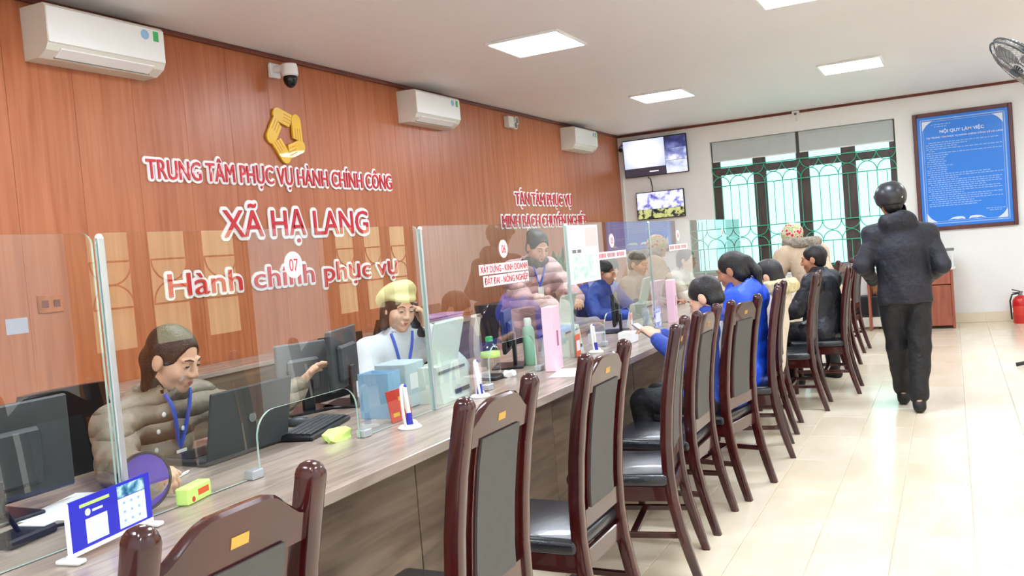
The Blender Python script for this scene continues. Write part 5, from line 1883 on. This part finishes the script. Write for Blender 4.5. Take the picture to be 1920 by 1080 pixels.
# trays, red card
t = thing('file_tray', 'translucent light blue plastic box left of the red card', 'box', (-2.22, 3.03, ZT + 0.0005), 0.1)
for s in (-1, 1):
    MB().bb(-0.07, 0.07, s * 0.052, s * 0.058, 0, 0.19).out('side_wall', 'lightblue', t)
    MB().bb(s * 0.066, s * 0.072, -0.052, 0.052, 0, 0.19).out('end_wall', 'lightblue', t)
MB().bb(-0.066, 0.066, -0.052, 0.052, 0, 0.006).out('bottom', 'lightblue', t)
MB().bb(-0.02, 0.02, -0.045, 0.045, 0.006, 0.17).out('files', 'paper', t)
t = thing('folder_box', 'pale blue-grey card box behind the red card', 'box', (-2.27, 3.26, ZT + 0.0005), 0.05)
MB().bb(-0.08, 0.08, -0.085, 0.085, 0, 0.20, bev=0.004).out('carton', M('pale_card', (196, 214, 220), 0.5, var=0.03), t)
MB().bb(0.08, 0.0812, -0.05, 0.05, 0.08, 0.15).out('label_sheet', 'paper', t)
t = thing('table_card', 'red card with yellow marks leaning behind the first pen stand', 'card', (-2.075, 2.955, ZT + 0.0005), 0.0)
cardb = MB().box((0, 0, 0.065), (0.004, 0.15, 0.13), RY(math.radians(-9)), 0.001).out('card_face', 'red_card', t)
for yy, zz in ((-0.035, 0.03), (0.045, 0.05), (0.02, 0.09)):
    MB().box((0.0028 - (zz - 0.065) * 0.16, yy, zz), (0.001, 0.045, 0.016), RY(math.radians(-9))).out('yellow_mark', 'yellow', cardb)
MB().bb(-0.02, 0.012, -0.06, 0.06, 0, 0.005).out('card_foot', 'acrylic', t)


# document scanners
def scanner(label, x, y, rz):
    t = thing('document_scanner', label, 'scanner', (x, y, ZT + 0.0005), rz, 'pale document scanners')
    MB().prism([(-0.11, 0), (0.08, 0), (0.075, 0.02), (0.055, 0.165), (-0.07, 0.165)], Matrix(((1, 0, 0, 0), (0, 0, 1, -0.155), (0, 1, 0, 0), (0, 0, 0, 1))), 0.31).out('body', 'pale_green', t)
    MB().box((0.016, 0.04, 0.262), (0.014, 0.305, 0.21), RY(math.radians(15)), 0.006).out('paper_tray', 'pale_green', t)
    MB().box((0.0795, 0.045, 0.035), (0.004, 0.15, 0.02), RY(math.radians(-8)), 0.001).out('output_slot', 'dark_plastic', t)
    MB().box((0.066, -0.02, 0.14), (0.003, 0.27, 0.012), RY(math.radians(-8)), 0.001).out('seam', 'grey_plastic', t)
    for s in (-1, 1):
        MB().cyl((0.05, s * 0.13, -0.0), (0.05, s * 0.13, 0.006), 0.012, n=10).out('rubber_foot', 'black_plastic', t)
    return t


scanner('pale green-white document scanner beside the beret woman', -2.16, 3.44, 0.08)
scanner('pale green document scanner right of the tall pink box', -2.18, 4.92, 0.1)
scanner('farthest pale document scanner in front of the grey jacket', -2.22, 6.62, 0.1)


# pen stands
def pen_stand(label, x, y, rz):
    t = thing('pen_stand', label, 'pen stand', (x, y, ZT + 0.0005), rz, 'white and blue counter pens')
    MB().lathe([(0.046, 0), (0.048, 0.005), (0.04, 0.012), (0.018, 0.016)], n=22).out('base', 'white_plastic', t, True)
    MB().ball((0, 0.026, 0.014), (0.022, 0.024, 0.016), 12).out('base_bulb', 'white_plastic', t, True)
    MB().lathe([(0.016, 0.012), (0.013, 0.03), (0.010, 0.062)], n=14).out('socket', 'blue_cap', t, True)
    pnn = MB().tube([(0, 0, 0.055), (-0.004, -0.004, 0.10), (-0.010, -0.008, 0.165), (-0.011, -0.009, 0.175)], [0.009, 0.011, 0.012, 0.006], 12).out('pen', 'white_plastic', t, True)
    MB().ball((-0.006, -0.008, 0.168), (0.010, 0.010, 0.008), 8).out('pen_clip', 'blue_cap', pnn, True)
    MB().tube([(-0.010, -0.010, 0.172), (-0.012, -0.03, 0.168), (-0.008, -0.042, 0.12), (-0.004, -0.045, 0.06), (0, -0.043, 0.02), (0, -0.03, 0.008)], 0.006, 8).out('cord', 'white_plastic', t, True)
    return t


pen_stand('white pen stand with blue socket in front of the red card', -1.935, 2.815, 0.2)
pen_stand('white pen stand just above the second chair back', -1.98, 3.47, 0.5)
pen_stand('white pen stand just above the third chair back', -1.975, 4.93, 0.1)


def qr_card(label, x, y, rz, mat, w_=0.09, h_=0.13):
    t = thing('acrylic_card', label, 'sign', (x, y, ZT + 0.0005), rz, 'small acrylic cards on the counter')
    MB().bb(-0.025, 0.025, -w_ / 2, w_ / 2, 0, 0.004).out('foot', 'acrylic', t)
    f = MB().box((0, 0, h_ / 2 + 0.004), (0.004, w_, h_), None, 0.001).out('card_face', mat, t)
    MB().bb(0.0021, 0.0026, -w_ * 0.36, w_ * 0.36, h_ * 0.28, h_ * 0.75).out('white_square', 'white_print', f)
    return t


qr_card('small pale pink acrylic card between scanner and pen stand', -2.06, 3.60, 0.1, 'pink')
qr_card('small orange and white acrylic card right of the pink box', -2.02, 4.76, 0.1, 'orange')
qr_card('colourful acrylic card with flowers near the far pen stands', -1.97, 5.60, 0.2, RAMPMAT('flower_card', [(0.3, (240, 230, 210)), (0.45, (240, 200, 150)), (0.55, (196, 60, 80)), (0.7, (240, 240, 240))], 30, emit=0), 0.11, 0.17)
qr_card('blue and violet acrylic card before the far pink box', -1.99, 6.25, 0.0, RAMPMAT('blue_card', [(0.35, (60, 70, 190)), (0.5, (150, 160, 220)), (0.65, (226, 236, 240))], 26, emit=0), 0.16, 0.15)

t = thing('water_bottle', 'clear bottle with green cap and yellow band on a black stand', 'bottle', (-2.19, 3.98, ZT + 0.0005), 0)
MB().bb(-0.06, 0.06, -0.075, 0.075, 0, 0.02, bev=0.005).out('black_stand', 'black_plastic', t)
MB().lathe([(0.045, 0.021), (0.05, 0.03), (0.05, 0.10), (0.047, 0.11), (0.05, 0.14), (0.042, 0.165), (0.018, 0.185), (0.016, 0.20)], n=20).out('bottle_body', 'bottle', t, True)
MB().lathe([(0.0505, 0.115), (0.052, 0.117), (0.052, 0.142), (0.0505, 0.144)], n=20).out('label_band', 'lime', t, True)
MB().lathe([(0.02, 0.198), (0.02, 0.22), (0.015, 0.224)], n=14).out('cap', 'green', t, True)
t = thing('green_bottle', 'slim mint green bottle beside the narrow monitor', 'bottle', (-2.20, 4.47, ZT + 0.0005), 0)
MB().lathe([(0.033, 0), (0.036, 0.01), (0.036, 0.19), (0.03, 0.215), (0.02, 0.225)], n=18).out('bottle_body', M('mint_plastic', (150, 206, 176), 0.35, var=0.03), t, True)
MB().lathe([(0.022, 0.224), (0.022, 0.265), (0.018, 0.27)], n=14).out('cap', 'pale_green', t, True)


def pink_box(label, x, y, rz, h_):
    t = thing('pink_box', label, 'box', (x, y, ZT + 0.0005), rz, 'tall pink boxes on the counter')
    MB().bb(-0.03, 0.03, -0.075, 0.075, 0, h_, bev=0.003).out('carton', 'pink', t)
    MB().bb(0.03, 0.0306, -0.018, 0.018, h_ * 0.38, h_ * 0.62).out('print_block', 'pink_dark', t)
    return t


pink_box('tall pink box standing before the woman in dusty pink', -1.955, 4.26, 0.15, 0.345)
pink_box('farther tall pink box left of the boy', -1.985, 6.62, 0.15, 0.335)
m = MB()
m.box((0, 0, 0), (0.21, 0.297, 0.0012))
o = m.out('paper_sheet', 'paper', None, False, (-1.80, 4.16, ZT + 0.0014))
o.rotation_euler = (0, 0, 0.2)
tag(o, 'white sheet of paper lying before the tall pink box', 'paper')
m = MB()
m.ring_loft([[(-0.10, y_, 0), (0.10, y_, 0), (0.10, y_, 0.0015), (-0.10, y_, 0.0015)] for y_ in (-0.15, 0.15)])
o = m.out('paper_sheet', 'paper', None, False, (-2.33, 5.22, 0.893))
o.rotation_euler = (1.1, 0, 1.1)
tag(o, 'white sheet of paper leaning upright under the hands in dusty pink', 'paper')
m = MB()
m.bb(-0.05, 0.05, -0.06, 0.06, 0, 0.07, bev=0.004)
tag(m.out('white_carton', 'paper', None, False, (-1.93, 5.40, ZT + 0.0005)), 'small white carton beside the colourful acrylic card', 'box')

# notice stuck on the glass, wall plates
t = thing('glass_notice', 'white notice with pink block and green map stuck on the glass', 'notice', (XG + 0.0045, 5.01, 1.19), 0)
MB().bb(0, 0.001, -0.25, 0.25, 0, 0.355).out('sheet', 'paper', t)
MB().bb(0.001, 0.0014, 0.03, 0.235, 0.22, 0.34).out('pink_block', M('pale_pink_print', (248, 214, 208), 0.5, var=0.02), t)
MB().bb(0.001, 0.0014, -0.20, 0.16, 0.02, 0.17).out('green_map', RAMPMAT('green_map', [(0.35, (190, 230, 205)), (0.5, (226, 246, 236)), (0.65, (246, 250, 248))], 30, emit=0), t)
for yy in (-0.16, -0.08):
    MB().bb(0.0014, 0.0018, yy - 0.03, yy + 0.03, 0.185, 0.205).out('dark_mark', 'grey_plastic', t)
t = thing('wall_socket', 'orange-brown double socket plate low on the wooden wall at left', 'socket', (XL, 3.137, 1.29), 0)
MB().bb(0.001, 0.012, -0.075, 0.075, 0, 0.10, bev=0.004).out('plate', 'door_wood', t)
for s in (-1, 1):
    MB().bb(0.012, 0.016, s * 0.035 - 0.02, s * 0.035 + 0.02, 0.03, 0.07, bev=0.002).out('socket_insert', 'cornice', t)
m = MB()
m.bb(0.0005, 0.002, -0.062, 0.062, -0.042, 0.042)
tag(m.out('wall_label', M('grey_label', (176, 178, 190), 0.5, var=0.04), None, False, (XL, 2.935, 1.238)), 'small grey label on the wooden wall at the left edge', 'label')

# waiting bench at the right edge
t = thing('waiting_bench', 'metal waiting bench whose black foot enters at the right edge', 'bench', (1.0, 8.4, 0), 0)
for yy in (-0.62, 0.62):
    m = MB()
    m.tube([(-0.55, yy, 0.018), (-0.25, yy, 0.075), (0.0, yy, 0.085), (0.25, yy, 0.075), (0.33, yy, 0.018)], 0.017, 10)
    m.out('foot', 'black_plastic', t, True)
    MB().cyl((0, yy, 0.08), (0, yy, 0.36), 0.025, n=12).out('leg', 'black_plastic', t)
MB().bb(-0.03, 0.03, -0.75, 0.75, 0.36, 0.40, bev=0.005).out('beam', 'black_plastic', t)
for k in range(3):
    yy = -0.52 + 0.52 * k
    st_ = MB().bb(-0.22, 0.22, yy - 0.24, yy + 0.24, 0.40, 0.43, bev=0.01, seg=2).out('seat', 'steel', t)
    MB().box((0.25, yy, 0.66), (0.03, 0.48, 0.46), RY(math.radians(12)), 0.01).out('backrest', 'steel', t)
